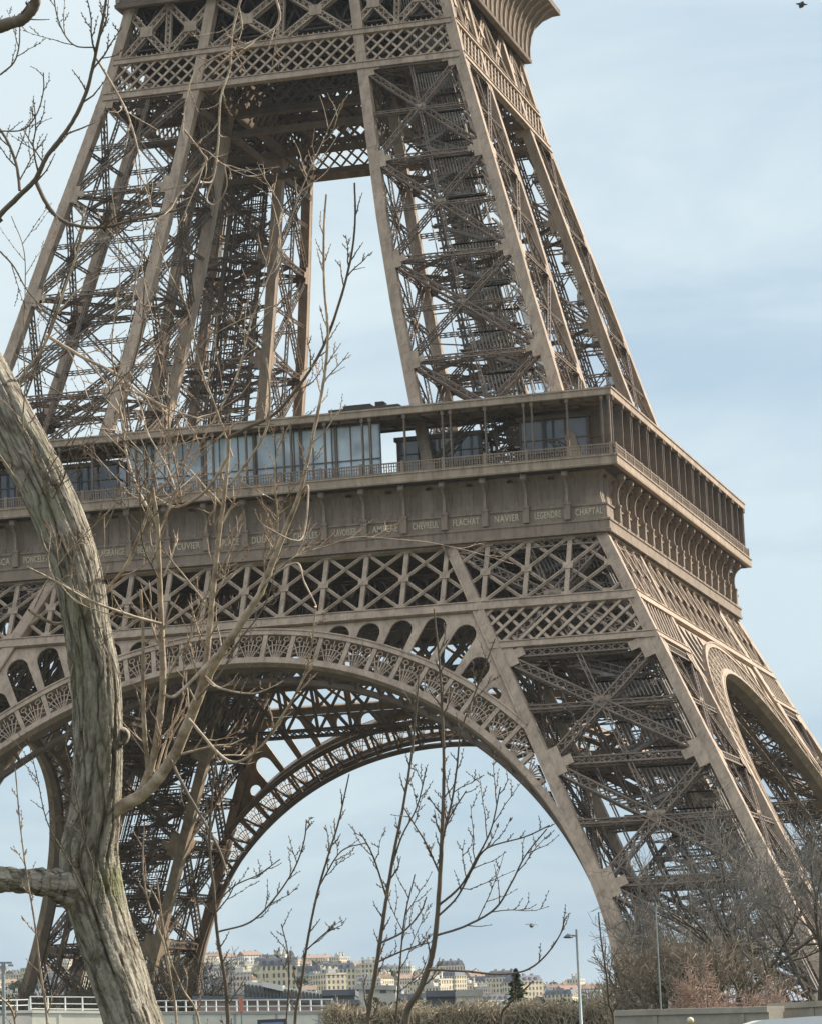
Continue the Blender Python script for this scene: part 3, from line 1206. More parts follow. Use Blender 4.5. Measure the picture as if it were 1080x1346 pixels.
# ------------------------------------------------------------------ town on the far hill
def facade(name, col, sx=2.6, sz=3.1):
    m_ = bpy.data.materials.new(name)
    m_.use_nodes = True
    t = m_.node_tree
    b = t.nodes['Principled BSDF']
    b.inputs['Roughness'].default_value = .8
    tc_ = t.nodes.new('ShaderNodeTexCoord')
    sp = t.nodes.new('ShaderNodeSeparateXYZ')
    t.links.new(tc_.outputs['Object'], sp.inputs[0])

    def M(op, a, b_=None, c=None):
        n = t.nodes.new('ShaderNodeMath'); n.operation = op
        for i, v in enumerate((a, b_, c)):
            if v is None: continue
            if isinstance(v, (int, float)): n.inputs[i].default_value = v
            else: t.links.new(v, n.inputs[i])
        return n.outputs[0]
    hx = M('ADD', sp.outputs[0], sp.outputs[1])
    fx = M('FRACT', M('DIVIDE', hx, sx))
    fz = M('FRACT', M('DIVIDE', sp.outputs[2], sz))
    wx = M('LESS_THAN', M('ABSOLUTE', M('SUBTRACT', fx, .5)), .24)
    wz = M('LESS_THAN', M('ABSOLUTE', M('SUBTRACT', fz, .5)), .30)
    w = M('MULTIPLY', wx, wz)
    nz_ = t.nodes.new('ShaderNodeTexNoise'); nz_.inputs['Scale'].default_value = .15; nz_.inputs['Detail'].default_value = 6
    t.links.new(tc_.outputs['Object'], nz_.inputs['Vector'])
    r1 = t.nodes.new('ShaderNodeValToRGB')
    r1.color_ramp.elements[0].position = .3; r1.color_ramp.elements[0].color = (*[c * .7 for c in col], 1)
    r1.color_ramp.elements[1].position = .7; r1.color_ramp.elements[1].color = (*col, 1)
    t.links.new(nz_.outputs['Fac'], r1.inputs[0])
    mx = t.nodes.new('ShaderNodeMixRGB')
    t.links.new(w, mx.inputs['Fac'])
    t.links.new(r1.outputs[0], mx.inputs['Color1'])
    mx.inputs['Color2'].default_value = (.10, .11, .12, 1)
    t.links.new(mx.outputs[0], b.inputs['Base Color'])
    return m_


FAC = [('cream', facade('cream render', (.72, .62, .44))), ('white', facade('white render', (.78, .76, .70), 3.2, 3.0)), ('pale pink', facade('pink render', (.66, .56, .48), 2.4, 3.2)), ('grey', facade('grey concrete', (.45, .45, .44), 4.0, 2.9)), ('yellowish', facade('ochre render', (.70, .62, .45), 2.2, 3.3))]
ROOFS = [('dark slate roof', pbr('slate', (.16, .17, .20), .7, .3, noise=.4, nscale=.3)), ('brown tiled roof', pbr('roof tile', (.34, .24, .19), .85, .2, noise=.4, nscale=.5)), ('flat pale roof', pbr('flat roof', (.5, .5, .48), .9, .1, noise=.3, nscale=.3))]
rng = random.Random(11)


def house_proto(w, d, h, fac, roof, kind):
    e = empty('apartment_house')
    b = MB()
    b.box((-w / 2, -d / 2, -14), (w / 2, d / 2, h))
    b.box((-w / 2 - .2, -d / 2 - .2, h - .5), (w / 2 + .2, d / 2 + .2, h - .1))
    if w > 18:
        b.box((-w / 2 + 2, -d / 2 - 1.4, -14), (-w / 2 + 5, -d / 2 + .5, h - 2))
    wl = b.build('wall', fac, e)
    r_ = MB()
    if kind == 0:     # mansard
        V = [(-w / 2, -d / 2, h), (w / 2, -d / 2, h), (w / 2, d / 2, h), (-w / 2, d / 2, h), (-w / 2 + 1.6, -d / 2 + 1.6, h + 3.4), (w / 2 - 1.6, -d / 2 + 1.6, h + 3.4), (w / 2 - 1.6, d / 2 - 1.6, h + 3.4), (-w / 2 + 1.6, d / 2 - 1.6, h + 3.4)]
        r_.add(V, [[0, 1, 5, 4], [1, 2, 6, 5], [2, 3, 7, 6], [3, 0, 4, 7], [4, 5, 6, 7]])
        for k in range(int(w / 4)):
            r_.box((-w / 2 + 2 + k * 4, -d / 2 + .2, h + .3), (-w / 2 + 3.4 + k * 4, -d / 2 + 2, h + 2.4))
    elif kind == 1:   # gable
        V = [(-w / 2 - .4, -d / 2 - .4, h), (w / 2 + .4, -d / 2 - .4, h), (w / 2 + .4, d / 2 + .4, h), (-w / 2 - .4, d / 2 + .4, h), (-w / 2 - .4, 0, h + 3.6), (w / 2 + .4, 0, h + 3.6)]
        r_.add(V, [[0, 1, 5, 4], [2, 3, 4, 5], [1, 2, 5, 5], [3, 0, 4, 4]])
    else:
        r_.box((-w / 2, -d / 2, h), (w / 2, d / 2, h + .6))
        r_.box((-w / 5, -d / 4, h + .6), (w / 6, d / 4, h + 3.0))
    ro = r_.build('roof', roof, wl)
    c = MB()
    for k in range(3):
        x = -w / 2 + w * (.2 + .3 * k)
        c.box((x, -.5, h + 1), (x + 1.6, .5, h + 4.6))
    c.build('chimneys', FAC[0][1] if kind else ROOFS[1][1], wl)['kind'] = 'stuff'
    return e


protos = []
for i in range(15):
    fi, ri = i % 5, (0, 1, 2, 0, 1, 2, 0, 2, 1, 0, 2, 0, 1, 0, 2)[i]
    protos.append((house_proto(rng.uniform(11, 30), rng.uniform(10, 15), rng.uniform(9, 22), FAC[fi][1], ROOFS[ri][1], ri), fi, ri))
used = set()


def zone(px):
    return ('behind left legs' if px < 240 else 'left of white roof' if px < 330 else 'above white roof' if px < 440 else
            'left of tall saplings' if px < 520 else 'behind tall saplings' if px < 600 else
            'left of conifer' if px < 672 else 'right of conifer' if px < 757 else 'right of street lamp')


rows = [(2080, 62), (1850, 58), (1600, 50), (1350, 40), (1100, 30)]
for ri_, (d, n) in enumerate(rows):
    for k in range(n):
        px = -20 + (k + rng.uniform(.15, .85)) * 860 / n
        if d < 1500 and not (230 < px < 760):
            if rng.random() < .6:
                continue
        dd = d + rng.uniform(-90, 90)
        p = CAMP + ray(px, 1300) / np.linalg.norm(ray(px, 1300)[:2]) * dd
        pi = rng.randrange(len(protos))
        pr_, fi, roi = protos[pi]
        if pi not in used:
            o = pr_; used.add(pi)
        else:
            o = copy_tree(pr_)
        z = ground_z(p[0], p[1])
        o.location = (p[0], p[1], z - 1.5)
        o.rotation_euler = (0, 0, rng.uniform(-.5, .9))
        s = rng.uniform(.38, .68)
        o.scale = (s, s, s * rng.uniform(.8, 1.25))
        rown = ('hilltop', 'upper hill', 'mid hill', 'lower hill', 'hill foot')[ri_]
        fn = FAC[fi][0]
        tag(o, '%s house, %s, %s, %s' % (fn, ROOFS[roi][0], rown, zone(px)), 'house', '%s houses with %s, %s, %s' % (fn, ROOFS[roi][0], rown, zone(px)))
for i, (o, a, b) in enumerate(protos):
    if i not in used:
        for ch in list(o.children_recursive):
            bpy.data.objects.remove(ch)
        bpy.data.objects.remove(o)

# dark trees between the far houses
LEAF = pbr('evergreen leaves', (.07, .10, .045), .7, .2, noise=.5, nscale=.6)
LEAF_D = pbr('dark conifer needles', (.07, .115, .07), .7, .2, noise=.5, nscale=.8)


def leaf_blob(n, rx, rz, seed, size, zc):
    r_ = np.random.RandomState(seed)
    nc = 9
    cen = r_.normal(size=(nc, 3)); cen /= np.linalg.norm(cen, axis=1, keepdims=True)
    cen *= r_.uniform(.3, .75, (nc, 1))
    c = cen[r_.randint(0, nc, n)] + r_.normal(size=(n, 3)) * .2
    c = c * np.array([rx, rx, rz]) + np.array([0, 0, zc])
    a = r_.normal(size=(n, 3)); a /= np.linalg.norm(a, axis=1, keepdims=True)
    b = np.cross(a, r_.normal(size=(n, 3))); b /= np.linalg.norm(b, axis=1, keepdims=True)
    s = size * r_.uniform(.5, 1.2, (n, 1))
    V = np.stack([c - a * s, c + b * s * .5, c + a * s, c - b * s * .5], 1)
    return V.reshape(-1, 3), np.arange(n * 4).reshape(-1, 4)


WOOD = pbr('grey bark', (.13, .112, .09), .9, .1, noise=.45, nscale=3, bump=.3)
far_tree = empty('distant_tree')
b = MB(); V_, F_ = leaf_blob(420, 4.5, 4.2, 3, 1.0, 7); b.add(V_, F_)
b.build('crown', LEAF, far_tree)
b = MB(); b.tube([(0, 0, -6), (0, 0, 3), (.3, 0, 7)], [.4, .35, .15]); b.build('trunk', WOOD, far_tree)
first = True
for k in range(85):
    px = rng.uniform(-20, 840)
    dd = rng.choice([620, 760, 900, 1250, 1480, 1700, 1980, 2100])
    p = CAMP + ray(px, 1300) / np.linalg.norm(ray(px, 1300)[:2]) * dd
    o = far_tree if first else copy_tree(far_tree)
    first = False
    o.location = (p[0], p[1], ground_z(p[0], p[1]) - (1 if dd > 1000 else 2.5))
    o.rotation_euler = (0, 0, rng.uniform(0, 6))
    s = rng.uniform(.5, 1.1)
    o.scale = (s * 1.2, s * 1.2, s)
    sl = 'foot' if dd < 1000 else 'lower slope' if dd < 1600 else 'upper slope'
    tag(o, 'small green tree among houses, %s of far hill, %s' % (sl, zone(px)), 'tree', 'far green trees, %s, %s' % (sl, zone(px)))

# the long building with the white sloping roof, and its neighbours
WHITE = pbr('white roof sheet', (.80, .79, .74), .6, .3, noise=.12, nscale=.2)
BGLASS = glass_mat('blue tinted glazing', (.30, .38, .55), .15)
PALE = facade('pale stone', (.60, .58, .50), 3.4, 4.2)
DARK = pbr('dark cladding', (.12, .125, .13), .7, .3, noise=.3, nscale=.2)


def slab_between(px0, py0, px1, py1, d, depth, h):
    """prism whose front top edge runs between two photo points at distance d"""
    a, b_ = at(px0, py0, d), at(px1, py1, d)
    n = np.array([CF[0], CF[1], 0]); n /= np.linalg.norm(n)
    V = []
    for p in (a, b_, b_ + n * depth, a + n * depth):
        V.append(p)
    for p in list(V):
        V.append(p - np.array([0, 0, h]))
    V = np.array(V)
    return V, [[0, 1, 2, 3], [0, 4, 5, 1], [1, 5, 6, 2], [2, 6, 7, 3], [3, 7, 4, 0], [4, 7, 6, 5]]


mus = empty('museum_building', tuple(at(370, 1346, 520)[:2]) + (4.7,))
mi = Matrix.Translation(mus.location).inverted()


def shifted(V, root):
    return np.asarray(V) - np.array(root.location)


b = MB(); V, F = slab_between(321, 1289, 425, 1306, 520, 26, 1.6); b.add(shifted(V, mus), F)
V, F = slab_between(345, 1290, 372, 1296, 519, 6, .9); b.add(shifted(V, mus), F)
b.build('roof', WHITE, mus)
b = MB(); V, F = slab_between(324, 1303, 424, 1320, 521, 22, 8.5)
for i in range(4):
    pass
V2, F2 = slab_between(323, 1296, 423, 1311, 522, 22, 14); b.add(shifted(V2, mus), F2)
wl = b.build('glass_wall', BGLASS, mus)
b = MB()
a0, a1 = at(323, 1302, 519.5), at(423, 1315, 519.5)
for t in np.linspace(0, 1, 22):
    p = a0 + (a1 - a0) * t - np.array(mus.location)
    b.beams([p + (0, 0, 1.0)], [p - (0, 0, 13)], .35, .35)
b.build('mullion', DARK, wl)['kind'] = 'stuff'
tag(mus, 'long blue glazed building under a sloping white roof below the far hill', 'building')
for (x0, y0, x1, y1, d, dep, mt, nm, lb) in (
        (424, 1303, 466, 1302, 500, 24, DARK, 'office_block', 'low dark grey block right of the white sloping roof'),
        (466, 1296, 520, 1297, 640, 20, PALE, 'office_block', 'pale low block just left of the taller sapling base'),
        (560, 1304, 600, 1303, 470, 18, DARK, 'office_block', 'low dark roofed block between the saplings and the white columned block'),
        (600, 1303, 633, 1302, 450, 18, FAC[1][1], 'office_block', 'white columned low block left of the conifer'),
        (250, 1300, 322, 1303, 560, 20, PALE, 'office_block', 'pale low block left of the glazed building')):
    V, F = slab_between(x0, y0, x1, y1, d, dep, 18)
    e = empty(nm, tuple(V.mean(0)[:2]) + (4.7,))
    b = MB(); b.add(shifted(V, e), F)
    w_ = b.build('wall', mt, e)
    V2, F2 = slab_between(x0 - 1, y0 - 1.2, x1 + 1, y1 - 1.2, d - .4, dep + .8, .9)
    b = MB(); b.add(shifted(V2, e), F2)
    b.build('roof', ROOFS[2][1] if mt is not DARK else ROOFS[0][1], e)
    tag(e, lb, 'building')

# ------------------------------------------------------------------ bare trees
TWIG = pbr('winter twig bark', (.25, .21, .16), .85, .1, noise=.4, nscale=1.5)
TWIG_G = pbr('grey twig bark', (.23, .21, .185), .85, .1, noise=.4, nscale=1.5)
TWIG_R = pbr('reddish twig bark', (.40, .29, .23), .85, .1, noise=.35, nscale=1.5)


def grow_tree(name, loc, H, spread, seed, mat, levels=5, kids=4, trunk_h=.25, upness=.5, r0=.16, tw=.022, label='', cat='tree', group=None, wood=WOOD, lean=(0, 0)):
    r_ = random.Random(seed)
    segs = [[] for _ in range(levels + 1)]

    def rv():
        return np.array([r_.gauss(0, 1), r_.gauss(0, 1), r_.gauss(0, 1)])

    def branch(p, d, ln, rad, lv):
        n = 4 if lv < levels - 1 else 3
        pts = [p]
        for i in range(n):
            d = d + rv() * .16 + np.array([0, 0, .10 * upness])
            d /= np.linalg.norm(d)
            q = pts[-1] + d * ln / n
            f0, f1 = 1 - .55 * i / n, 1 - .55 * (i + 1) / n
            segs[lv].append((pts[-1], q, max(rad * f0, tw), max(rad * f1, tw * .6)))
            pts.append(q)
        if lv < levels:
            k = kids + (1 if r_.random() < .5 else 0)
            for j in range(k):
                t = .35 + .65 * (j + r_.random()) / k
                i = min(n - 1, int(t * n))
                s = pts[i] + (pts[i + 1] - pts[i]) * (t * n - i)
                o = rv(); o -= d * (o @ d); o /= np.linalg.norm(o) + 1e-6
                nd = d * (.55 + .3 * r_.random()) + o * spread + np.array([0, 0, .35 * upness])
                nd /= np.linalg.norm(nd)
                branch(s, nd, ln * r_.uniform(.5, .72), rad * .52, lv + 1)

    e = empty(name, loc)
    d0 = np.array([lean[0], lean[1], 1.0])
    L0 = H * trunk_h
    p = np.array([0, 0, -.3])
    segs[0].append((p, p + d0 * L0, r0, r0 * .8))
    top = p + d0 * L0
    nl = 5
    for j in range(nl):
        a = j * 2 * math.pi / nl + r_.random()
        nd = np.array([math.cos(a) * spread, math.sin(a) * spread, .55 + upness]); nd /= np.linalg.norm(nd)
        branch(top - d0 * L0 * .15 * r_.random(), nd, H * .38, r0 * .6, 1)
    for nm, ls in (('trunk', (0, 1, 2)), ('crown', tuple(range(3, levels + 1)))):
        S = [s for l in ls for s in segs[l]]
        b_ = MB()
        b_.tubes2(np.array([s[0] for s in S]), np.array([s[1] for s in S]), np.array([s[2] for s in S]), np.array([s[3] for s in S]), n=6 if nm == 'trunk' else 3)
        b_.build(nm, wood if nm == 'trunk' else mat, e, smooth=(nm == 'trunk'))
    tag(e, label, cat, group)
    return e


def gp_at(px, d):
    p = at(px, 1340, d)
    return (p[0], p[1], ground_z(p[0], p[1]))


def H_at(px, py, d):
    return at(px, py, d)[2] - 4.7


TR = [
    # px, top py, dist, spread, seed, mat, label
    (985, 1066, 175, .66, 21, TWIG_G, 'tall dense grey bare tree in front of the right leg'),
    (900, 1190, 190, .55, 22, TWIG_G, 'bare grey tree left of the tallest tree at the right leg'),
    (1078, 1085, 160, .60, 23, TWIG_G, 'bare tree cut by the right edge of the picture'),
    (935, 1225, 145, .62, 32, TWIG, 'low brown bare tree behind the left side of the reddish shrub'),
    (845, 1240, 170, .50, 24, TWIG, 'brown bare tree at the foot of the right arch end'),
    (885, 1235, 150, .60, 26, TWIG, 'low brown bare tree left of the reddish shrub'),
]
for (px, py, d, sp, sd_, mt, lb) in TR:
    grow_tree('bare_tree', gp_at(px, d), H_at(px, py, d) * 1.16, sp, sd_, mt, levels=5, kids=4, label=lb, group=None, r0=.22, tw=.016, upness=.42)
grow_tree('reddish_shrub', gp_at(958, 118), H_at(958, 1252, 118) * 1.2, 1.05, 41, TWIG_R, levels=5, kids=5, trunk_h=.22, upness=.25, r0=.10, tw=.014, label='low reddish brown shrub with a flat wide crown, bottom right', cat='shrub')
LT = [(30, 1262, 330, .6, 51), (95, 1268, 315, .6, 52), (140, 1262, 335, .6, 53), (215, 1235, 330, .55, 54), (255, 1230, 345, .6, 55)]
LL = ['bare grey tree beyond the white railing at the left edge', 'bare tree beyond the railing, just left of the thick trunk', 'bare tree mostly hidden by the thick trunk near the railing', 'bare tree just right of the thick trunk, below the left leg', 'bare tree below the arch end right of the thick trunk']
for (px, py, d, sp, sd_), lb in zip(LT, LL):
    grow_tree('bare_tree', gp_at(px, d), H_at(px, py, d), sp, sd_, TWIG, levels=4, kids=4, label=lb, r0=.2, tw=.035, upness=.45)
for i, (px, py, d) in enumerate(((500, 1304, 240), (735, 1306, 250), (780, 1296, 240), (815, 1270, 230))):
    grow_tree('bare_tree', gp_at(px, d), H_at(px, py, d), .6, 60 + i, TWIG, levels=4, kids=4, r0=.12, tw=.03, upness=.4,
              label=('small bare tree above the hedge behind the saplings', 'small bare tree above the hedge left of the street lamp', 'small bare tree above the hedge right of the street lamp', 'small bare tree against the foot of the arch')[i])

# conifer
cf = empty('conifer', tuple(at(680, 1340, 300)[:2]) + (4.7,))
Hc = at(680, 1273, 300)[2] - 4.7
b = MB(); b.tube([(0, 0, -.2), (0, 0, Hc * .6), (0, 0, Hc)], [.22, .14, .03]); b.build('trunk', WOOD, cf)
r_ = np.random.RandomState(5)
n = 4200
zz = 1 - r_.rand(n) ** .8 * .92
lay = zz
rad = (1.005 - lay) * Hc * .36 * r_.rand(n) ** .8 * (1 + .45 * np.sin(lay * 75))
an = r_.rand(n) * 6.283
c = np.stack([rad * np.cos(an), rad * np.sin(an), lay * Hc - rad * .25], 1)
a = np.stack([np.cos(an), np.sin(an), -.25 + r_.normal(size=n) * .2], 1)
bb = np.cross(a, r_.normal(size=(n, 3))); bb /= np.linalg.norm(bb, axis=1, keepdims=True)
s = .24
V = np.stack([c - a * s * .3, c + bb * s * .35, c + a * s, c - bb * s * .35], 1).reshape(-1, 3)
b = MB(); b.add(V, np.arange(n * 4).reshape(-1, 4)); b.build('crown', LEAF_D, cf)
tag(cf, 'small dark pointed conifer standing alone above the hedge', 'tree')

# clipped leafless hedge
hg = empty('leafless_hedge', tuple(at(600, 1340, 190)[:2]) + (4.7,))
r_ = np.random.RandomState(9)
p0, p1 = at(425, 1328, 190), at(800, 1322, 190)
hz0, hz1 = p0[2], p1[2]
n = 15000
t = r_.rand(n)
base = p0[None] * (1 - t[:, None]) + p1[None] * t[:, None]
dn = np.array([CF[0], CF[1], 0]); dn /= np.linalg.norm(dn)
base = base + dn * (r_.rand(n, 1) * 3.0)
topz = hz0 * (1 - t) + hz1 * t + .22 * np.sin(t * 37) * np.sin(t * 11 + 1) + .12 * np.sin(t * 140)
zf = 1 - r_.rand(n) ** 1.2
base[:, 2] = 4.6 + (topz - 4.6) * zf
d_ = r_.normal(size=(n, 3)) * np.array([.55, .55, .4]) + np.array([0, 0, .75])
d_ /= np.linalg.norm(d_, axis=1, keepdims=True)
ln = r_.uniform(.35, .95, (n, 1))
end = base + d_ * ln
end[:, 2] = np.minimum(end[:, 2], topz + r_.rand(n) ** 3 * .9)
sh = np.array([hg.location.x, hg.location.y, hg.location.z])
TWH = pbr('hedge twigs', (.42, .36, .27), .9, .1, nscale=.35, col2=(.26, .22, .16))
b = MB(); b.tubes2(base - sh, end - sh, .035, .016, n=3); b.build('twigs', TWH, hg)
b = MB()
for t_ in np.linspace(0.01, .99, 46):
    q = p0 * (1 - t_) + p1 * t_ + dn * (1.2 + .5 * math.sin(t_ * 50)) - sh
    b.tube([(q[0], q[1], -.2), (q[0] + .1, q[1], 1.6), (q[0] - .1, q[1] + .1, hz0 - 4.9)], [.09, .07, .03], n=5)
b.build('stems', WOOD, hg)['kind'] = 'stuff'
# dense heart of dry leaves so that the hedge closes
m_ = 26000
t = r_.rand(m_)
c = p0[None] * (1 - t[:, None]) + p1[None] * t[:, None] + dn * (.3 + r_.rand(m_, 1) * 2.6)
tz = hz0 * (1 - t) + hz1 * t + .22 * np.sin(t * 37) * np.sin(t * 11 + 1) - .15
c[:, 2] = 4.6 + (tz - 4.6) * r_.rand(m_)
a = r_.normal(size=(m_, 3)); a /= np.linalg.norm(a, axis=1, keepdims=True)
bb = np.cross(a, r_.normal(size=(m_, 3))); bb /= np.linalg.norm(bb, axis=1, keepdims=True)
s = r_.uniform(.06, .16, (m_, 1))
V = np.stack([c - a * s, c + bb * s * .5, c + a * s, c - bb * s * .5], 1).reshape(-1, 3) - sh
b = MB(); b.add(V, np.arange(m_ * 4).reshape(-1, 4)); b.build('dry_leaves', TWH, hg)
tag(hg, 'long leafless brown hedge along the bottom, below the town and the arch', 'hedge')

# ------------------------------------------------------------------ wall with railing, bottom left
WCREAM = pbr('cream wall', (.74, .72, .62), .85, .2, nscale=.5, col2=(.58, .56, .48), bump=.15)
WGREY = pbr('grey wall', (.42, .41, .40), .85, .2, nscale=.4, col2=(.30, .30, .29), bump=.2)
WPAINT = pbr('white railing paint', (.75, .77, .74), .5, .4, noise=.1, nscale=2)


def wall_run(px0, py0, px1, py1, d0, d1, th, mat, name, lb, coping=None, cap=None, cat='wall'):
    a_, b_ = at(px0, py0, d0), at(px1, py1, d1)
    e = empty(name, (a_[0], a_[1], 4.7))
    dv = np.array([b_[0] - a_[0], b_[1] - a_[1], 0]); Ln = np.linalg.norm(dv); dv /= Ln
    nn = np.array([-dv[1], dv[0], 0])
    if nn @ dn < 0: nn = -nn
    sh_ = np.array([a_[0], a_[1], 4.7])
    V = []
    for p, z in ((a_, a_[2]), (b_, b_[2])):
        for o in (0, th):
            for zz_ in (4.4, z):
                q = p + nn * o; V.append((q[0], q[1], zz_))
    V = np.array(V) - sh_
    F = [[0, 4, 5, 1], [2, 3, 7, 6], [1, 5, 7, 3], [0, 1, 3, 2], [4, 6, 7, 5]]
    b = MB(); b.add(V, F); w_ = b.build('wall_face', mat, e)
    b = MB()
    off = nn * (th / 2)
    b.beams([a_ - sh_ + off + (0, 0, .10)], [b_ - sh_ + off + (0, 0, .10)], .2, th + .16, up=nn, ends=True)
    b.build('coping', cap or mat, e)
    # joints
    b = MB()
    for t_ in np.arange(2.2, Ln, 4.4):
        q = a_ + (b_ - a_) * t_ / Ln - sh_ - nn * .015
        b.beams([(q[0], q[1], -.2)], [(q[0], q[1], q[2] - .02)], .22, .05, up=nn)
    b.build('pilaster', cap or mat, e)['kind'] = 'stuff'
    tag(e, lb, cat)
    return a_, b_, nn, Ln


a_, b_, nn_, Ln = wall_run(42, 1332, 178, 1333, 236, 240, .5, WCREAM, 'retaining_wall', 'cream retaining wall under the white railing, left of the thick trunk')
wall_run(-40, 1333, 42, 1332, 233, 236, .5, WGREY, 'retaining_wall', 'grey retaining wall at the bottom left corner')
wall_run(178, 1334, 442, 1333, 240, 225, .5, WCREAM, 'retaining_wall', 'pale stained wall with dark joints, right of the thick trunk', cap=WGREY)


def railing(a_, b_, H, step, lb, mids=(.5,)):
    e = empty('railing', tuple(a_))
    n = max(2, int(np.linalg.norm(b_ - a_) / step))
    v = b_ - a_
    for k in range(n + 1):
        b = MB() if k == 0 else None
        if k == 0:
            b.beams([(0, 0, 0)], [(0, 0, H)], .09, .09, up=(0, 1, 0), ends=True)
            p_ = b.build('post', WPAINT, e); o = p_
        else:
            o = p_.copy(); COL.objects.link(o); o.parent = e
        o.location = tuple(v * k / n)
    for hh in (H,) + tuple(mids):
        b = MB(); b.beams([(0, 0, hh)], [v + (0, 0, hh)], .08, .07, ends=True); b.build('rail', WPAINT, e)
    tag(e, lb, 'railing')


up_ = np.array([0, 0, .2])
railing(a_ + nn_ * .25 + up_, b_ + nn_ * .25 + up_, 1.0, 1.25, 'white railing with square bays on the cream wall', (.5, .12))
q0, q1 = at(-8, 1334, 233.5), at(40, 1332.5, 236)
railing(q0 + nn_ * .25 + up_ * .8, q1 + nn_ * .25 + up_ * .8, .85, 1.0, 'white railing with narrow bays on the grey wall, far left', (.45,))
q0, q1 = at(182, 1335, 240), at(440, 1334, 225)
railing(q0 + nn_ * .25 + up_ * .8, q1 + nn_ * .25 + up_ * .8, .9, 1.1, 'thin pale railing on the wall right of the thick trunk', (.45,))
# pinkish shed behind that railing
PINK = pbr('pinkish boards', (.44, .33, .30), .8, .2, noise=.35, nscale=.5)
V, F = slab_between(255, 1311, 470, 1316, 262, 5, 9)
e = empty('long_shed', tuple(V.mean(0)[:2]) + (4.7,))
b = MB(); b.add(shifted(V, e), F); b.build('wall', PINK, e)
V, F = slab_between(253, 1309.5, 472, 1314.5, 261.6, 6, .35); b = MB(); b.add(shifted(V, e), F); b.build('roof', ROOFS[0][1], e)
tag(e, 'long low pinkish brown shed behind the pale railing', 'shed')

# low stone parapet bottom right
wall_run(806, 1336, 1010, 1331, 118, 112, .7, STONE, 'stone_parapet', 'low beige stone parapet below the bare trees on the right')
wall_run(1010, 1327, 1110, 1322, 114, 111, .7, STONE, 'stone_parapet', 'raised end of the beige stone parapet at the right edge')
# second step of the parapet
STEEL = pbr('grey painted steel', (.30, .34, .34), .5, .5, noise=.2, nscale=3, metallic=.3)
DARKP = pbr('dark painted steel', (.06, .07, .08), .5, .4, noise=.2, nscale=3)


def street_lamp(px, py, d, lb, arm=-1, dark=False):
    top = at(px, py, d)
    g = ground_z(top[0], top[1])
    e = empty('street_lamp', (top[0], top[1], g))
    Hh = top[2] - g
    b = MB(); b.tube([(0, 0, 0), (0, 0, 1.0), (0, 0, 1.02), (0, 0, Hh)], [.11, .10, .07, .045], n=8)
    po = b.build('pole', STEEL, e, smooth=True)
    b = MB()
    rv_ = np.array([CR[0], CR[1], 0]) * arm
    Z = np.array([0, 0, 1.0])
    p = [Z * (Hh - .25), Z * (Hh - .22) + rv_ * .14, Z * (Hh - .23) + rv_ * .3]
    b.tube(p, [.04, .035, .03], n=6)
    b.build('arm', STEEL, po)
    b = MB()
    q = np.array([0, 0, Hh - .27]) + rv_ * .32
    ring_ = [(.03, .12), (.10, .07), (.19, .0), (.20, -.03), (.10, -.05), (.02, -.055)]
    b.tube([q + np.array([0, 0, z]) for _, z in ring_], [r for r, _ in ring_], n=12)
    b.build('lamp_head', DARKP, po, smooth=True)
    tag(e, lb, 'street lamp')


street_lamp(757, 1222, 122, 'slim grey street lamp with one dark head, seen under the arch')
# two armed post at the far left
top = at(4, 1266, 150); e = empty('lamp_post', (top[0], top[1], 4.7)); Hh = top[2] - 4.7
b = MB(); b.tube([(0, 0, 0), (0, 0, 1.2), (0, 0, Hh)], [.14, .11, .085], n=8); po = b.build('pole', STEEL, e, smooth=True)
b = MB(); b.beams([np.array([0, 0, Hh]) - CR * .35], [np.array([0, 0, Hh]) + CR * .42], .16, .09, ends=True)
for s_ in (-.3, .36):
    b.beams([np.array([0, 0, Hh - .12]) + CR * s_ - CR * .12], [np.array([0, 0, Hh - .12]) + CR * s_ + CR * .12], .2, .09, ends=True)
b.build('cross_arm', STEEL, po)
tag(e, 'grey green lamp post with a short cross arm at the left edge', 'lamp post')
# thin pole among the trees on the right
top = at(861, 1190, 135); e = empty('thin_pole', (top[0], top[1], 4.7)); Hh = top[2] - 4.7
b = MB(); b.tube([(0, 0, 0), (0, 0, Hh)], [.035, .025], n=8); po = b.build('pole', STEEL, e, smooth=True)
b = MB(); b.tube([(0, 0, Hh - .05), (0, 0, Hh + .12)], [.09, .03], n=8); b.build('finial', DARKP, po)
tag(e, 'thin grey pole standing among the bare trees on the right', 'pole')
# round lamp globe on a bollard
g = at(907, 1342, 100); e = empty('globe_bollard', (g[0], g[1], 4.7))
b = MB(); b.tube([(0, 0, 0), (0, 0, g[2] - 4.9)], [.07, .06], n=8); b.build('post', DARKP, e, smooth=True)
b = MB(); zs = np.linspace(-1, 1, 9)
b.tube([(0, 0, g[2] - 4.7 + .11 * z) for z in zs], [max(.005, .11 * math.sqrt(max(0, 1 - z * z))) for z in zs], n=12)
b.build('globe', pbr('yellowish globe', (.62, .56, .38), .5, .4, noise=.1, nscale=4), e, smooth=True)
tag(e, 'small pale yellow globe on a post in front of the stone parapet', 'bollard lamp')
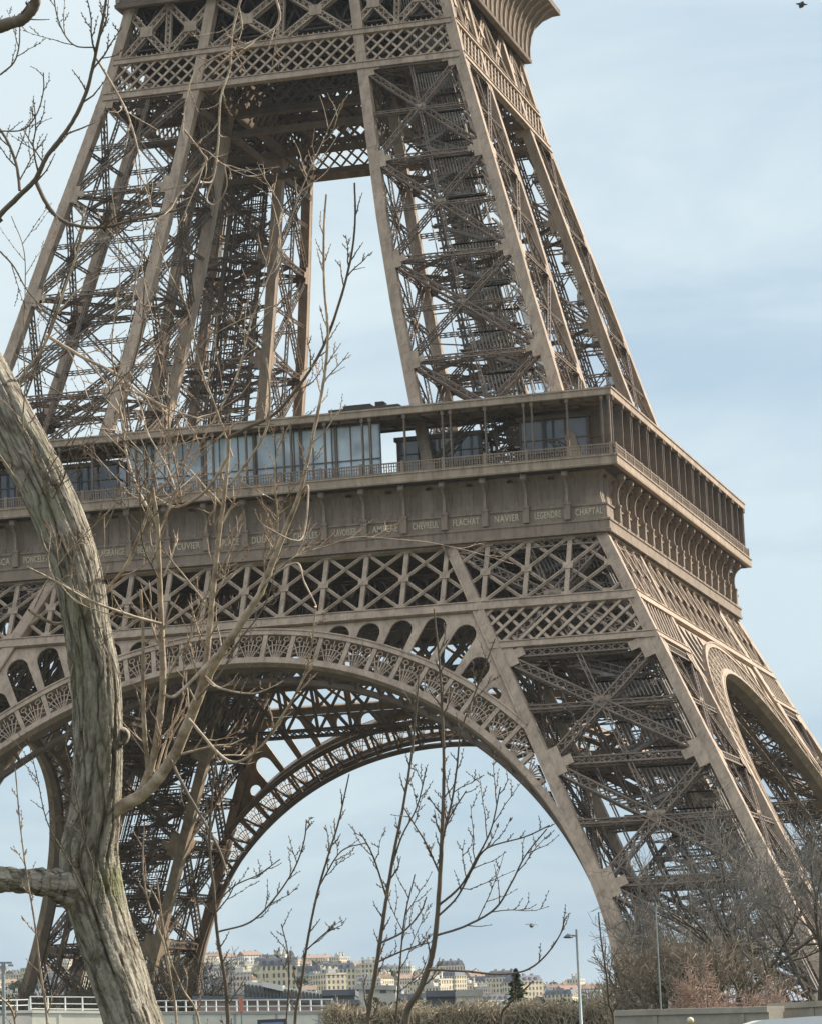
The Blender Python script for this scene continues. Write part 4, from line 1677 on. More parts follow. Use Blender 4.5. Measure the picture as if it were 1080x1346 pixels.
# small screen sign and red sign at the bottom
g = at(358, 1342, 120); e = empty('screen_sign', (g[0], g[1], 4.7))
z0 = g[2] - 4.7
ang = math.atan2(CR[1], CR[0]); e.rotation_euler = (0, 0, ang)
b = MB(); b.box((-.55, -.08, z0 - .75), (.55, .08, z0 + .05)); b.build('case', DARKP, e)
b = MB(); b.box((-.42, -.10, z0 - .62), (.42, -.085, z0 - .07)); b.build('screen', pbr('bluish screen', (.22, .24, .50), .2, .6, noise=.3, nscale=3), e)
b = MB(); b.box((-.06, -.06, 0), (.06, .06, z0 - .75)); b.build('post', DARKP, e)
tag(e, 'small black framed sign with a blue screen at the bottom edge', 'sign')
g = at(317, 1319, 215); e = empty('red_sign', (g[0], g[1], 4.7)); z0 = g[2] - 4.7; e.rotation_euler = (0, 0, ang)
b = MB(); b.box((-.16, -.04, z0 - .6), (.16, .04, z0 + .4)); b.build('panel', pbr('orange red paint', (.60, .24, .17), .6, .3, noise=.2, nscale=2), e)
b = MB(); b.box((-.05, .045, 0), (.05, .12, z0 + .3)); b.build('post', STEEL, e)
tag(e, 'narrow orange red sign on a post behind the pale railing', 'sign')

# white van, only its roof shows at the bottom right corner
def van(px, py, d):
    g = at(px, py, d)
    e = empty('parked_van', (g[0], g[1], 4.7), ang)
    H_ = g[2] - 4.7
    pr_ = [(-2.6, .45), (-2.6, 1.0), (-2.3, 1.25), (-1.55, H_ * .93), (-1.1, H_ * .985), (0, H_), (1.6, H_ * .99), (2.3, H_ * .94), (2.5, H_ * .6), (2.55, .45)]
    V = [(x, s, z) for s in (-.95, .95) for x, z in pr_]
    k = len(pr_)
    F = [[i, i + 1, k + i + 1, k + i] for i in range(k - 1)] + [[0, k, 2 * k - 1, k - 1]]
    b = MB(); b.add(V, F)
    for s in (0, k):
        b.add([V[s + i] for i in range(k)], [[0, 1, 8, 9], [1, 2, 7, 8], [2, 3, 6, 7], [3, 4, 5, 6]])
    b.build('body', pbr('white van paint', (.78, .79, .80), .25, .6, noise=.05, nscale=2), e)
    b = MB()
    for s in (-.965, .955):
        b.add([(-1.75, s, H_ * .62), (2.1, s, H_ * .62), (2.1, s, H_ * .87), (-1.35, s, H_ * .87)], [[0, 1, 2, 3]])
    b.build('side_window', DGLASS, e)
    b = MB(); b.add([(-2.26, -.8, 1.32), (-2.26, .8, 1.32), (-1.62, .75, H_ * .9), (-1.62, -.75, H_ * .9)], [[0, 1, 2, 3]]); b.build('windscreen', DGLASS, e)
    for x in (-1.6, 1.6):
        for s in (-.9, .7):
            b = MB(); b.tube([(x, s, .36), (x, s + .01, .36), (x, s + .19, .36), (x, s + .2, .36)], [.02, .36, .36, .02], n=16); b.build('wheel', DARKP, e)
    tag(e, 'white parked van, only its rounded roof in view at the bottom right', 'van')


van(1062, 1337, 70)

# birds in the sky
def bird(px, py, d, lb, sp):
    g = at(px, py, d)
    b = MB()
    for s in (-1, 1):
        w = [(0, 0, 0), (s * sp * .45, .02, sp * .16), (s * sp, -.05, sp * .05)]
        c = [.22, .16, .03]
        for i in range(2):
            p, q = np.array(w[i]), np.array(w[i + 1])
            b.add([p + (0, c[i], 0), q + (0, c[i + 1], 0), q - (0, c[i + 1], 0), p - (0, c[i], 0)], [[0, 1, 2, 3]])
            b.add([p + (0, 0, .03), q + (0, 0, .02), q - (0, c[i + 1], 0), p - (0, c[i], 0)], [[0, 1, 2, 3]])
    b.tube([(0, .45, 0), (0, .25, .02), (0, 0, 0), (0, -.35, 0), (0, -.5, 0)], [.02, .07, .1, .05, .015], n=8)
    o = b.build('bird', DARKP)
    o.location = tuple(g); o.rotation_euler = (.1, .12, ang)
    tag(o, lb, 'bird')


bird(698, 1217, 140, 'tiny dark bird gliding in the sky under the arch', .28)
bird(1053, 6, 110, 'tiny dark bird at the top right corner of the sky', .2)

# ------------------------------------------------------------------ foreground tree
def set_bark_co(o, C_):
    at_ = o.data.attributes.new('bark_co', 'FLOAT_VECTOR', 'POINT')
    at_.data.foreach_set('vector', np.asarray(C_, np.float32).ravel())


def bark_mat(name, c1, c2, moss):
    m_ = bpy.data.materials.new(name)
    m_.use_nodes = True
    t = m_.node_tree
    b = t.nodes['Principled BSDF']
    b.inputs['Roughness'].default_value = .9
    b.inputs['Specular IOR Level'].default_value = .15
    g = t.nodes.new('ShaderNodeAttribute'); g.attribute_name = 'bark_co'
    mp_ = t.nodes.new('ShaderNodeMapping'); mp_.inputs['Scale'].default_value = (15, 15, 3.6)
    n1 = t.nodes.new('ShaderNodeTexNoise'); n1.inputs['Scale'].default_value = 2.2; n1.inputs['Detail'].default_value = 9; n1.inputs['Roughness'].default_value = .7; n1.inputs['Distortion'].default_value = .6
    r1 = t.nodes.new('ShaderNodeValToRGB')
    r1.color_ramp.elements[0].position = .40; r1.color_ramp.elements[0].color = (*c2, 1)
    r1.color_ramp.elements[1].position = .57; r1.color_ramp.elements[1].color = (*c1, 1)
    n2 = t.nodes.new('ShaderNodeTexNoise'); n2.inputs['Scale'].default_value = 3.1; n2.inputs['Detail'].default_value = 5
    r2 = t.nodes.new('ShaderNodeValToRGB')
    r2.color_ramp.elements[0].position = .54; r2.color_ramp.elements[0].color = (0, 0, 0, 1)
    r2.color_ramp.elements[1].position = .78; r2.color_ramp.elements[1].color = (.75, .75, .75, 1)
    mx = t.nodes.new('ShaderNodeMixRGB'); mx.inputs['Color2'].default_value = (*moss, 1)
    bp = t.nodes.new('ShaderNodeBump'); bp.inputs['Strength'].default_value = .8; bp.inputs['Distance'].default_value = .02
    n3 = t.nodes.new('ShaderNodeTexNoise'); n3.inputs['Scale'].default_value = 9; n3.inputs['Detail'].default_value = 9
    for a_, b__ in ((g.outputs['Vector'], mp_.inputs[0]), (mp_.outputs[0], n1.inputs['Vector']), (n1.outputs['Fac'], r1.inputs[0]), (g.outputs['Vector'], n2.inputs['Vector']), (n2.outputs['Fac'], r2.inputs[0]),
                    (r2.outputs[0], mx.inputs['Fac']), (r1.outputs[0], mx.inputs['Color1']), (mx.outputs[0], b.inputs['Base Color']), (mp_.outputs[0], n3.inputs['Vector']), (bp.outputs[0], b.inputs['Normal'])):
        t.links.new(a_, b__)
    vo = t.nodes.new('ShaderNodeTexVoronoi'); vo.feature = 'DISTANCE_TO_EDGE'; vo.inputs['Scale'].default_value = .85
    wv = t.nodes.new('ShaderNodeVectorMath'); wv.operation = 'MULTIPLY_ADD'      # warp the plates with noise
    wv.inputs[1].default_value = (1.1, 1.1, 1.1)
    t.links.new(n3.outputs['Color'], wv.inputs[0]); t.links.new(mp_.outputs[0], wv.inputs[2])
    t.links.new(wv.outputs[0], vo.inputs['Vector'])
    n3.inputs['Scale'].default_value = 1.6
    cr_ = t.nodes.new('ShaderNodeValToRGB')
    cr_.color_ramp.elements[0].position = .0; cr_.color_ramp.elements[0].color = (.42, .38, .34, 1)
    cr_.color_ramp.elements[1].position = .10; cr_.color_ramp.elements[1].color = (1, 1, 1, 1)
    ml = t.nodes.new('ShaderNodeMixRGB'); ml.blend_type = 'MULTIPLY'; ml.inputs['Fac'].default_value = .75
    t.links.new(vo.outputs['Distance'], cr_.inputs[0])
    t.links.new(mx.outputs[0], ml.inputs['Color1']); t.links.new(cr_.outputs[0], ml.inputs['Color2'])
    t.links.new(ml.outputs[0], b.inputs['Base Color'])
    n4 = t.nodes.new('ShaderNodeTexNoise'); n4.inputs['Scale'].default_value = 6; n4.inputs['Detail'].default_value = 9
    t.links.new(mp_.outputs[0], n4.inputs['Vector'])
    ad = t.nodes.new('ShaderNodeMath'); ad.operation = 'MULTIPLY_ADD'; ad.inputs[1].default_value = .6
    t.links.new(n4.outputs['Fac'], ad.inputs[0]); t.links.new(cr_.outputs[0], ad.inputs[2])
    t.links.new(ad.outputs[0], bp.inputs['Height'])
    return m_


BARK = bark_mat('furrowed bark', (.38, .345, .285), (.18, .16, .13), (.17, .19, .075))
BARK2 = pbr('young smooth bark', (.62, .51, .39), .7, .3, nscale=14, col2=(.20, .14, .10), bump=.2, bscale=30)
BARK3 = pbr('dark young bark', (.20, .16, .125), .8, .2, nscale=9, col2=(.12, .10, .08), bump=.2, bscale=30)
BUD = pbr('brown bud scale', (.30, .17, .09), .6, .3, noise=.3, nscale=20)


def smooth_path(P, per=6):
    P = np.asarray(P, float)
    if len(P) < 3:
        return P
    Q = np.vstack([2 * P[0] - P[1], P, 2 * P[-1] - P[-2]])
    out = []
    for i in range(1, len(Q) - 2):
        p0, p1, p2, p3 = Q[i - 1], Q[i], Q[i + 1], Q[i + 2]
        for t in np.linspace(0, 1, per, endpoint=False):
            out.append(.5 * ((2 * p1) + (-p0 + p2) * t + (2 * p0 - 5 * p1 + 4 * p2 - p3) * t * t + (-p0 + 3 * p1 - 3 * p2 + p3) * t ** 3))
    out.append(Q[-2])
    return np.array(out)


DT = 14.0
TC = [(-95, 395, 58), (-55, 430, 60), (-10, 505, 66), (25, 575, 70), (58, 640, 70), (85, 705, 71), (103, 765, 70), (115, 830, 69), (126, 890, 74), (130, 950, 76), (130, 1010, 77), (125, 1070, 80), (117, 1125, 90), (122, 1175, 92), (136, 1225, 86), (152, 1275, 86), (170, 1330, 82), (184, 1385, 86)]
pts = np.array([at(x, y, DT + .15 * math.sin(y / 160)) for x, y, w in TC])
rad = np.array([w * .90 / 2 * DT / FPX for x, y, w in TC])
base = pts[-1] + np.array([.25, .1, 0]); base[2] = 4.4
mid_ = (pts[-1] * .5 + base * .5) + np.array([-.04, 0, 0])
pts = np.vstack([pts, mid_, base]); rad = np.append(rad, [rad[-1] * 1.1, rad[-1] * 1.7])
sp_ = smooth_path(np.column_stack([pts, rad]), 36)
SP, SR = sp_[:, :3], sp_[:, 3]
root = empty('foreground_tree', tuple(base))
sh = np.array(base)
NT = 120
k = len(SP)
T = np.gradient(SP, axis=0); T /= np.linalg.norm(T, axis=1, keepdims=True)
u_ = np.cross(T, np.array([0, 1.0, 0])); u_ /= np.linalg.norm(u_, axis=1, keepdims=True)
w_ = np.cross(u_, T)
sl = np.concatenate([[0], np.cumsum(np.linalg.norm(np.diff(SP, axis=0), axis=1))])
th = np.linspace(0, 2 * math.pi, NT, endpoint=False)
TH, SL = np.meshgrid(th, sl)
wob = .12 * np.sin(SL * 2.1) + .09 * np.sin(SL * 5.3 + 1) + .05 * np.sin(SL * 13 + TH)
fur = np.abs(np.sin((TH + wob) * 4.5 + .5 * np.sin(SL * 3.1)))
fur2 = np.abs(np.sin((TH - wob * .8) * 8 + 1.3 + .8 * np.sin(SL * 7)))
lump = .06 * np.sin(TH * 2 + SL * 1.7) + .05 * np.sin(TH * 3 - SL * 4.1)
rs_ = np.random.RandomState(2)
disp = lump - .27 * np.exp(-(fur / .15) ** 2) * (.6 + .4 * np.sin(SL * 4 + TH * 3)) - .06 * np.exp(-(fur2 / .2) ** 2) + rs_.normal(size=TH.shape) * .008
RR = SR[:, None] * (1 + disp)
V = SP[:, None] + RR[..., None] * (np.cos(TH)[..., None] * u_[:, None] + np.sin(TH)[..., None] * w_[:, None])
i = np.arange(k - 1)[:, None] * NT; j = np.arange(NT)[None]
F = np.stack([i + j, i + (j + 1) % NT, i + NT + (j + 1) % NT, i + NT + j], -1).reshape(-1, 4)
b = MB(); b.add(V.reshape(-1, 3) - sh, F)
trunk = b.build('trunk', BARK, root, smooth=True)
rad_ = .125
set_bark_co(trunk, np.stack([rad_ * np.cos(TH), rad_ * np.sin(TH), SL], -1))


def knot(px, py, rpx, d):
    c = at(px, py, d); r = rpx * d / FPX
    b = MB()
    n = 20
    prof = [(1.25, .02), (1.15, -.035), (.95, -.055), (.72, -.045), (.55, -.012), (.3, -.005), (.02, -.008)]
    V = []
    for f, o in prof:
        for q in range(n):
            a = q * 2 * math.pi / n
            V.append(c + CR * math.cos(a) * r * f * (1 + .08 * math.sin(3 * a)) + CU * math.sin(a) * r * f * 1.1 + CF * o * r * 22)
    F = [[i * n + q, i * n + (q + 1) % n, (i + 1) * n + (q + 1) % n, (i + 1) * n + q] for i in range(len(prof) - 1) for q in range(n)]
    b.add(np.array(V) - sh, F)
    kn = b.build('knot', BARK, trunk, smooth=True)
    set_bark_co(kn, np.array(V) - sh)


knot(122, 852, 13, DT - .115)
knot(160, 968, 9, DT - .07)


def add_twigs(mbt, mbb, P, Rr, seed, spacing=.11, length=.3, ang_=.6, sub=True, start=.15, budr=.004, depth=.35):
    """side shoots with pointed buds along a branch path"""
    r_ = random.Random(seed)
    seg = np.linalg.norm(np.diff(P, axis=0), axis=1)
    S = np.concatenate([[0], np.cumsum(seg)])
    tot = S[-1]
    s = tot * start
    side = 1
    while s < tot * .97:
        i = min(len(P) - 2, int(np.searchsorted(S, s)) - 1 if s > 0 else 0)
        f = (s - S[i]) / max(seg[i], 1e-6)
        p = P[i] + (P[i + 1] - P[i]) * f
        d = P[i + 1] - P[i]; d /= np.linalg.norm(d) + 1e-9
        o = CR * (side * r_.uniform(.5, 1)) + CF * r_.uniform(-depth, depth) * 2 + CU * r_.uniform(-.1, .3)
        o -= d * (o @ d); o /= np.linalg.norm(o)
        ln = length * r_.uniform(.25, 1.1) * (1 - .5 * s / tot)
        if r_.random() < .62:
            nd = d * math.cos(ang_) + o * math.sin(ang_)
            pts_ = [p]
            n = 5
            for q in range(n):
                nd = nd + np.array([0, 0, .10]) + np.array([r_.gauss(0, .13), r_.gauss(0, .13), r_.gauss(0, .13)])
                nd /= np.linalg.norm(nd)
                pts_.append(pts_[-1] + nd * ln / n)
            r0 = min(Rr * .42, .0038 * (.5 + ln / .4)) + .0009
            mbt.tube(pts_, np.linspace(r0, r0 * .45, n + 1), n=5)
            for q in range(1, n + 1):
                bd_ = nd if q == n else (pts_[q] - pts_[q - 1]) / np.linalg.norm(pts_[q] - pts_[q - 1]) * .8 + (CR * (1 if q % 2 else -1) + CF * .2) * .5
                bd_ /= np.linalg.norm(bd_)
                L_ = budr * 4.5
                mbb.tube([pts_[q], pts_[q] + bd_ * L_ * .4, pts_[q] + bd_ * L_], [budr * .35, budr, .0004], n=5)
            if sub and ln > length * .5:
                add_twigs(mbt, mbb, np.array(pts_), r0, r_.randrange(9999), spacing * .8, ln * .55, .6, False, .3, budr)
        else:
            bd_ = d * .7 + o * .6; bd_ /= np.linalg.norm(bd_)
            mbb.tube([p, p + bd_ * budr * 2, p + bd_ * budr * 5], [budr * .4, budr, .0004], n=5)
        side = -side
        s += spacing * r_.uniform(.5, 1.5)


def branch(parent, sh_, spec, d0, d1, w0, w1, seed, mat, tw=None, name='branch', smooth=8, ground=False):
    """spec: traced photo points; d0,d1: distances at start and end; w0,w1 widths in photo px"""
    n = len(spec)
    P = np.array([at(x, y, d0 + (d1 - d0) * i / (n - 1)) for i, (x, y) in enumerate(spec)])
    Wd = np.linspace(w0, w1, n) / 2 * np.linspace(d0, d1, n) / FPX * (.84 if w0 < 24 else 1)
    r_ = np.random.RandomState(seed)
    if ground:
        g = P[0].copy(); g[2] = 4.5; g[:2] += r_.uniform(-.05, .05, 2)
        m__ = np.linspace(0, 1, 6)[:-1, None]
        P = np.vstack([g + (P[0] - g) * m__, P]); Wd = np.append(Wd[0] * np.linspace(1.2, 1.02, 5), Wd)
    Q = smooth_path(np.column_stack([P, Wd]), smooth)
    path = Q[:, :3] + r_.normal(size=(len(Q), 3)) * (Q[:, 3:4] * .05)
    nn = 32 if mat is BARK else 8
    rr = Q[:, 3] * (1 + .03 * np.sin(np.arange(len(Q)) * 1.1 + seed))
    if mat is BARK:        # flared collar where the limb leaves the trunk
        sl_ = np.concatenate([[0], np.cumsum(np.linalg.norm(np.diff(path, axis=0), axis=1))])
        rr = rr * (1 + .45 * np.exp(-((sl_ - .04) / .10) ** 2) + .05 * np.sin(sl_ * 31) + .04 * np.sin(sl_ * 53 + 1))
    b = MB(); b.tube(path - sh_, rr, n=nn)
    if mat is BARK:
        a_ = np.tile(np.arange(nn) * 2 * math.pi / nn, len(path))
        b.v[0] += (b.v[0] - np.repeat(path - sh_, nn, axis=0)) * (.06 * np.sin(a_ * 3 + np.repeat(sl_, nn) * 9) + .04 * np.sin(a_ * 7 - np.repeat(sl_, nn) * 14))[:, None]
    o = b.build(name, mat, parent, smooth=True)
    if mat is BARK:
        set_bark_co(o, np.stack([.06 * np.cos(a_), .06 * np.sin(a_), np.repeat(sl_, nn) + 3], -1))
    if tw:
        t_, bb_ = MB(), MB()
        kw = dict(tw)
        add_twigs(t_, bb_, path - sh_, Q[:, 3].mean(), seed * 7 + 1, **kw)
        if t_.v:
            t_.build('twigs', mat, o, smooth=True)['kind'] = 'stuff'
        if bb_.v:
            bb_.build('buds', BUD if mat is not BARK3 else BARK3, o, smooth=True)['kind'] = 'stuff'
    return path


T1 = dict(spacing=.06, length=.42, start=.1, budr=.0021)
T2 = dict(spacing=.045, length=.20, start=.1, budr=.0022)
T3 = dict(spacing=.06, length=.34, start=.2, budr=.0026)
# limbs of the big tree
branch(root, sh, [(98, 1168), (70, 1162), (40, 1160), (10, 1157), (-20, 1158), (-60, 1150)], DT + .07, DT - .35, 34, 30, 1, BARK, smooth=14)
branch(root, sh, [(150, 1066), (190, 1042), (225, 1000), (248, 950), (266, 905), (285, 868), (315, 822), (342, 780), (360, 735), (378, 690), (392, 655), (402, 618)], DT, DT - .8, 21, 5.5, 2, BARK2, T1)
branch(root, sh, [(402, 618), (412, 570), (425, 505), (431, 440), (426, 370), (426, 300), (429, 255)], DT - .8, DT - .9, 6, 3, 3, BARK2, T2)
branch(root, sh, [(170, 1060), (190, 1030), (204, 985), (214, 900), (212, 820), (209, 740), (207, 690), (200, 640)], DT, DT - .5, 14, 6, 4, BARK2, T1)
branch(root, sh, [(196, 1020), (190, 960), (188, 900), (188, 830), (185, 775)], DT - .1, DT - .4, 8, 4, 5, BARK2, T2)
branch(root, sh, [(262, 915), (272, 860), (279, 790), (286, 720), (294, 660), (300, 600), (301, 560)], DT - .3, DT - .6, 11, 5, 6, BARK2, T1)
branch(root, sh, [(301, 575), (330, 560), (360, 545), (395, 505), (425, 455), (447, 395), (462, 335), (467, 285), (466, 240)], DT - .6, DT - 1.0, 6, 3, 7, BARK3, T2)
branch(root, sh, [(285, 860), (262, 885), (230, 915), (214, 912)], DT - .4, DT - .5, 7, 4, 8, BARK2)
branch(root, sh, [(248, 945), (300, 1000), (340, 985), (372, 940), (395, 900), (408, 860), (415, 800)], DT - .3, DT - .9, 5, 2.5, 9, BARK2, T2)
branch(root, sh, [(270, 890), (290, 905), (330, 912), (355, 905)], DT - .4, DT - .8, 5, 2, 10, BARK2, T2)
branch(root, sh, [(392, 655), (405, 640), (400, 700), (385, 710), (345, 690)], DT - .8, DT - 1, 4, 2, 11, BARK2)
branch(root, sh, [(300, 600), (275, 640), (250, 660), (225, 665), (185, 640)], DT - .6, DT - .3, 6, 3, 12, BARK2, T1)
branch(root, sh, [(300, 640), (330, 600), (350, 565), (355, 520), (350, 470)], DT - .6, DT - .8, 5, 2.5, 13, BARK2, T2)
branch(root, sh, [(207, 690), (180, 640), (165, 590), (160, 545), (140, 500)], DT - .4, DT - .2, 5, 2.5, 14, BARK2, T1)
branch(root, sh, [(212, 820), (175, 810), (120, 790), (75, 765), (35, 745)], DT - .4, DT - .6, 5, 3, 15, BARK2, T1)
branch(root, sh, [(100, 810), (75, 820), (50, 810), (38, 802)], DT, DT - .3, 6, 4, 16, BARK2)
branch(root, sh, [(140, 775), (165, 745), (185, 700), (205, 650), (240, 610), (262, 560)], DT, DT - .5, 6, 3, 17, BARK2, T1)
branch(root, sh, [(340, 785), (355, 760), (390, 740), (400, 765), (415, 795), (413, 798)], DT - .7, DT - .9, 4, 2, 18, BARK2)
branch(root, sh, [(225, 1000), (245, 1040), (285, 1110), (300, 1150)], DT - .2, DT - .5, 6, 3, 19, BARK3, T2)
# twigs over the upper left of the tower, from limbs above the frame
branch(root, sh, [(60, 440), (110, 470), (150, 490), (190, 520), (230, 540), (268, 552)], DT, DT - .4, 6, 2.5, 20, BARK2, T1)
branch(root, sh, [(25, 500), (60, 450), (85, 380), (105, 320), (110, 270)], DT, DT - .3, 5, 2, 21, BARK2, T1)
rx = random.Random(77)
for i in range(26):
    x, y = rx.choice([(205, 700), (212, 900), (260, 920), (300, 600), (285, 865), (195, 640), (350, 760), (160, 560), (210, 760), (240, 660), (150, 780), (186, 790), (40, 800), (100, 930), (250, 1020), (60, 700), (30, 600), (175, 480), (120, 1180)])
    x += rx.uniform(-6, 6)
    sp = [(x, y)]
    vx, vy = rx.uniform(-28, 34), -rx.uniform(38, 60)
    for q in range(rx.randrange(4, 8)):
        vx += rx.uniform(-16, 16); vy += rx.uniform(-12, 14)
        x += vx; y += vy
        sp.append((x, y))
    branch(root, sh, sp, DT - (.1 if sp[0][0] < 150 and sp[0][0] != 40 else .4), DT - rx.uniform(.2, 1.1), rx.uniform(2.0, 3.6), 1.3, 200 + i, BARK2 if i % 3 else BARK3, T1 if i % 4 == 0 else T2)
tag(root, 'thick leaning furrowed trunk in the left foreground with sunlit bare branches', 'tree')

# second tree: dark limbs entering at the upper left
r2 = at(-160, 600, 12); r2[2] = 4.6
root2 = empty('overhanging_tree', tuple(r2)); sh2 = np.array(r2)
branch(root2, sh2, [(-170, 900), (-165, 620), (-120, 420), (-60, 340), (0, 284)], 12, 12, 46, 14, 30, BARK3, name='trunk', ground=True)
branch(root2, sh2, [(-10, 292), (22, 260), (46, 236), (62, 205), (92, 165), (112, 125), (122, 88), (130, 50), (138, 10), (141, -20)], 12, 11.7, 9, 4, 31, BARK3, T3)
branch(root2, sh2, [(46, 236), (60, 265), (78, 287), (105, 297), (140, 298), (170, 290), (200, 284), (232, 276)], 12, 11.8, 7, 3, 32, BARK3, T2)
branch(root2, sh2, [(26, 250), (22, 218), (12, 190), (0, 170), (-20, 150)], 12, 12.1, 5, 4, 33, BARK3, T2)
branch(root2, sh2, [(-165, 620), (-140, 300), (-90, 120), (-40, 50), (0, 34), (30, 24), (46, 4), (44, -12)], 12, 11.8, 26, 12, 34, BARK3, T2)
branch(root2, sh2, [(0, 172), (30, 170), (48, 150), (57, 120), (57, 95)], 12, 12, 2.6, 2, 35, BARK3, T2)
branch(root2, sh2, [(0, 98), (18, 82), (25, 60), (26, 32)], 12, 12, 3, 2, 36, BARK3, T2)
branch(root2, sh2, [(125, 62), (100, 60), (85, 45), (75, 20), (70, -10)], 11.8, 11.8, 2.6, 2, 37, BARK3, T2)
branch(root2, sh2, [(58, 215), (45, 195), (30, 168)], 12, 12, 2.5, 2, 38, BARK3, T2)
branch(root2, sh2, [(0, 330), (18, 350), (35, 380), (60, 410)], 12, 12, 3, 2, 39, BARK3, T2)
branch(root2, sh2, [(126, 75), (150, 115), (168, 150), (182, 200), (186, 250)], 11.8, 11.6, 4, 2, 40, BARK2, T2)
branch(root2, sh2, [(322, -20), (306, 40), (302, 90), (290, 130), (287, 190), (280, 235), (268, 240)], 12, 11.8, 4, 3, 41, BARK2, T2)
branch(root2, sh2, [(355, -25), (368, 25), (340, 50), (305, 65), (260, 90), (245, 130), (240, 180)], 12, 11.8, 4, 2, 42, BARK2, T2)
branch(root2, sh2, [(280, 235), (272, 262), (285, 268), (298, 245), (295, 215)], 11.9, 11.8, 3, 2, 43, BARK2)
branch(root2, sh2, [(242, 170), (265, 200), (270, 215), (232, 260), (200, 300), (180, 360), (172, 420)], 11.9, 11.8, 3.5, 2, 44, BARK2, T1)
tag(root2, 'dark thin limbs with buds reaching in from the upper left against the sky', 'tree')

# ------------------------------------------------------------------ saplings in front of the arch
T4 = dict(spacing=.055, length=.36, start=.2, budr=.0024, ang_=.55)
T5 = dict(spacing=.05, length=.18, start=.15, budr=.0024, ang_=.55)


def sapling(lb, specs, mat=BARK3):
    x0, y0 = specs[0][0][0]
    d = specs[0][1]
    b0 = at(x0, y0, d); b0[2] = 4.6
    e = empty('sapling', tuple(b0))
    for i, (sp, dd, w0, w1, tw, sd_) in enumerate(specs):
        branch(e, np.array(b0), sp, dd, dd - .3, w0, w1, sd_, mat, tw, name='stem' if i == 0 else 'branch', ground=(i == 0))
    tag(e, lb, 'sapling')


sapling('tallest sapling under the arch, its stem forking into long upswept branches', [
    ([(533, 1346), (552, 1300), (566, 1262), (573, 1220), (578, 1150), (581, 1080), (583, 1010), (581, 940), (577, 870), (570, 800)], 12.5, 11, 2.2, T5, 101),
    ([(573, 1230), (610, 1218), (650, 1195), (672, 1160), (690, 1125), (718, 1090)], 12.4, 4, 2, T4, 102),
    ([(577, 1190), (605, 1165), (625, 1130), (645, 1090), (657, 1035)], 12.4, 4, 2, T4, 103),
    ([(575, 1205), (600, 1180), (622, 1140), (640, 1115), (690, 1100), (722, 1085)], 12.4, 3.5, 2, T5, 104),
    ([(563, 1275), (610, 1277), (655, 1281), (690, 1276), (715, 1258), (735, 1230), (742, 1208)], 12.4, 4, 2, T5, 105),
    ([(580, 1100), (592, 1060), (600, 1010), (606, 960), (628, 900), (650, 840)], 12.4, 4, 2, T5, 106),
    ([(578, 1150), (560, 1110), (545, 1085), (530, 1060)], 12.4, 3, 2, T5, 107),
    ([(579, 1120), (588, 1080), (612, 1040)], 12.4, 3, 2, T5, 108),
])
sapling('slender straight sapling just left of the tallest one', [
    ([(484, 1346), (492, 1290), (500, 1235), (508, 1180), (518, 1120), (530, 1060), (541, 990), (547, 930), (551, 880)], 12.9, 8, 2.2, T5, 111),
    ([(500, 1240), (530, 1225), (552, 1200), (560, 1180)], 12.8, 3.5, 2, T5, 112),
    ([(508, 1180), (492, 1130), (480, 1105), (473, 1095)], 12.8, 3, 2, T5, 113),
    ([(496, 1265), (530, 1250), (558, 1240)], 12.8, 3, 2, T5, 114),
    ([(515, 1140), (528, 1100), (548, 1060), (560, 1010)], 12.8, 3, 2, T5, 115),
    ([(520, 1346), (524, 1290), (528, 1240), (533, 1200), (545, 1150)], 12.6, 3.5, 2, T4, 116),
])
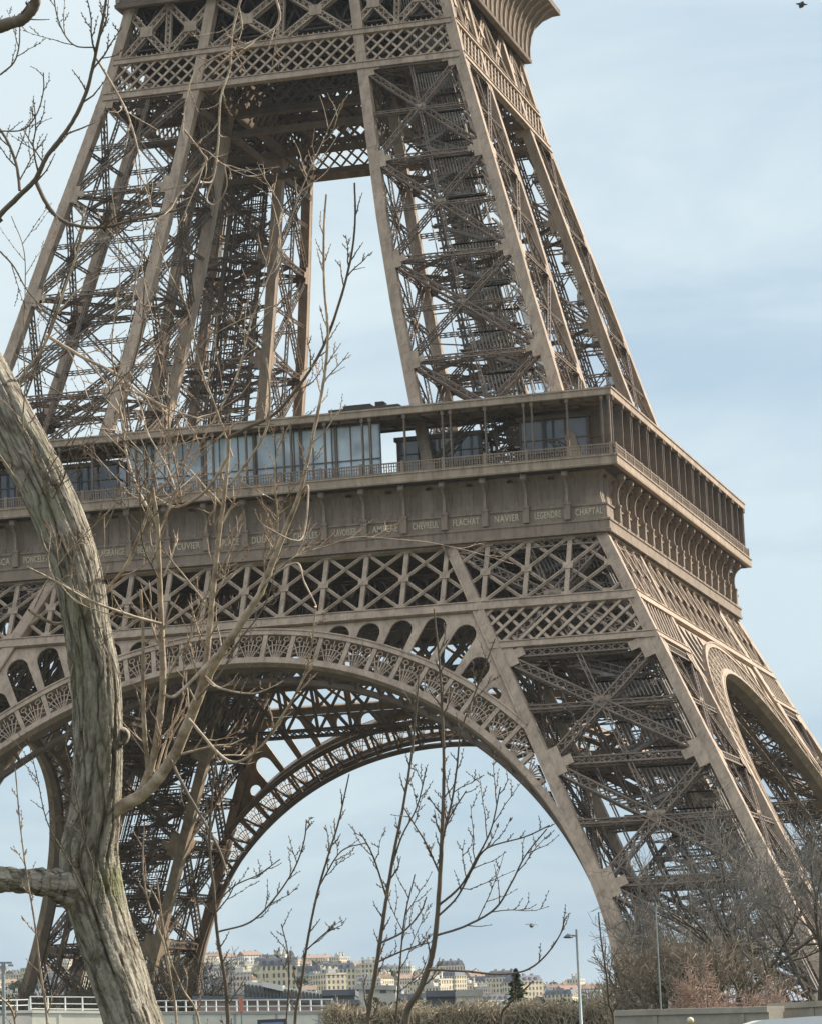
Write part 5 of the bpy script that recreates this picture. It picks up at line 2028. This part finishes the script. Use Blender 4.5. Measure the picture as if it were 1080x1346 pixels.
sapling('thin sapling with few side twigs between the trunk and the arch middle', [
    ([(388, 1346), (396, 1295), (404, 1240), (416, 1180), (430, 1130), (444, 1085), (452, 1050), (459, 1018)], 13.2, 5, 2, T5, 121),
    ([(402, 1250), (430, 1225), (440, 1222)], 13.1, 2.5, 1.8, T5, 122),
    ([(420, 1165), (448, 1120), (482, 1108)], 13.1, 2.5, 1.8, T5, 123),
    ([(376, 1346), (380, 1290), (378, 1250), (370, 1215)], 13.1, 2.5, 1.8, T5, 124),
])
sapling('crooked sapling standing right of the thick trunk', [
    ([(300, 1346), (296, 1290), (286, 1230), (282, 1180), (276, 1120), (278, 1060), (284, 1000)], 13.4, 7, 2.4, T5, 131),
    ([(288, 1225), (330, 1212), (362, 1180), (388, 1140), (400, 1105), (403, 1078)], 13.3, 3.2, 2, T5, 132),
    ([(283, 1190), (308, 1165), (340, 1150), (368, 1130)], 13.3, 2.5, 1.6, T5, 133),
    ([(284, 1200), (300, 1180), (310, 1160)], 13.3, 2.5, 1.6, T5, 134),
])
for i, (sp, lb) in enumerate((
        ([(232, 1346), (225, 1290), (215, 1240), (196, 1190), (188, 1140), (190, 1080)], 'pale shoot rising along the right side of the thick trunk'),
        ([(262, 1346), (240, 1300), (222, 1255), (212, 1200), (206, 1150)], 'pale bent shoot second to the right of the thick trunk'),
        ([(62, 1346), (55, 1290), (45, 1210), (35, 1150), (26, 1080), (20, 1010)], 'pale thin shoot below the cut limb on the left'),
        ([(20, 1346), (0, 1310), (-20, 1290)], 'short brown shoot in the bottom left corner'),
        ([(658, 1346), (668, 1320), (690, 1300), (700, 1290)], 'short shoot at the bottom edge in front of the hedge'),
        ([(806, 1346), (800, 1320), (797, 1285), (790, 1240), (786, 1200)], 'thin shoot in front of the foot of the right arch'))):
    sapling(lb, [(sp, 13.0 + .2 * i, 4, 2, T5, 140 + i)], BARK2 if i < 4 else BARK3)

# ------------------------------------------------------------------ thin haze over the town
hz = MB()
hz.box((-9300, -9700, -11.5), (9500, 9100, 122))
HZM = bpy.data.materials.new('haze')
HZM.use_nodes = True
t = HZM.node_tree
t.nodes.clear()
o_ = t.nodes.new('ShaderNodeOutputMaterial')
v_ = t.nodes.new('ShaderNodeVolumePrincipled')
v_.inputs['Color'].default_value = (.80, .88, .95, 1)
v_.inputs['Density'].default_value = 0.00005
v_.inputs['Anisotropy'].default_value = 0.2
t.links.new(v_.outputs[0], o_.inputs['Volume'])
tag(hz.build('haze', HZM), kind='stuff')
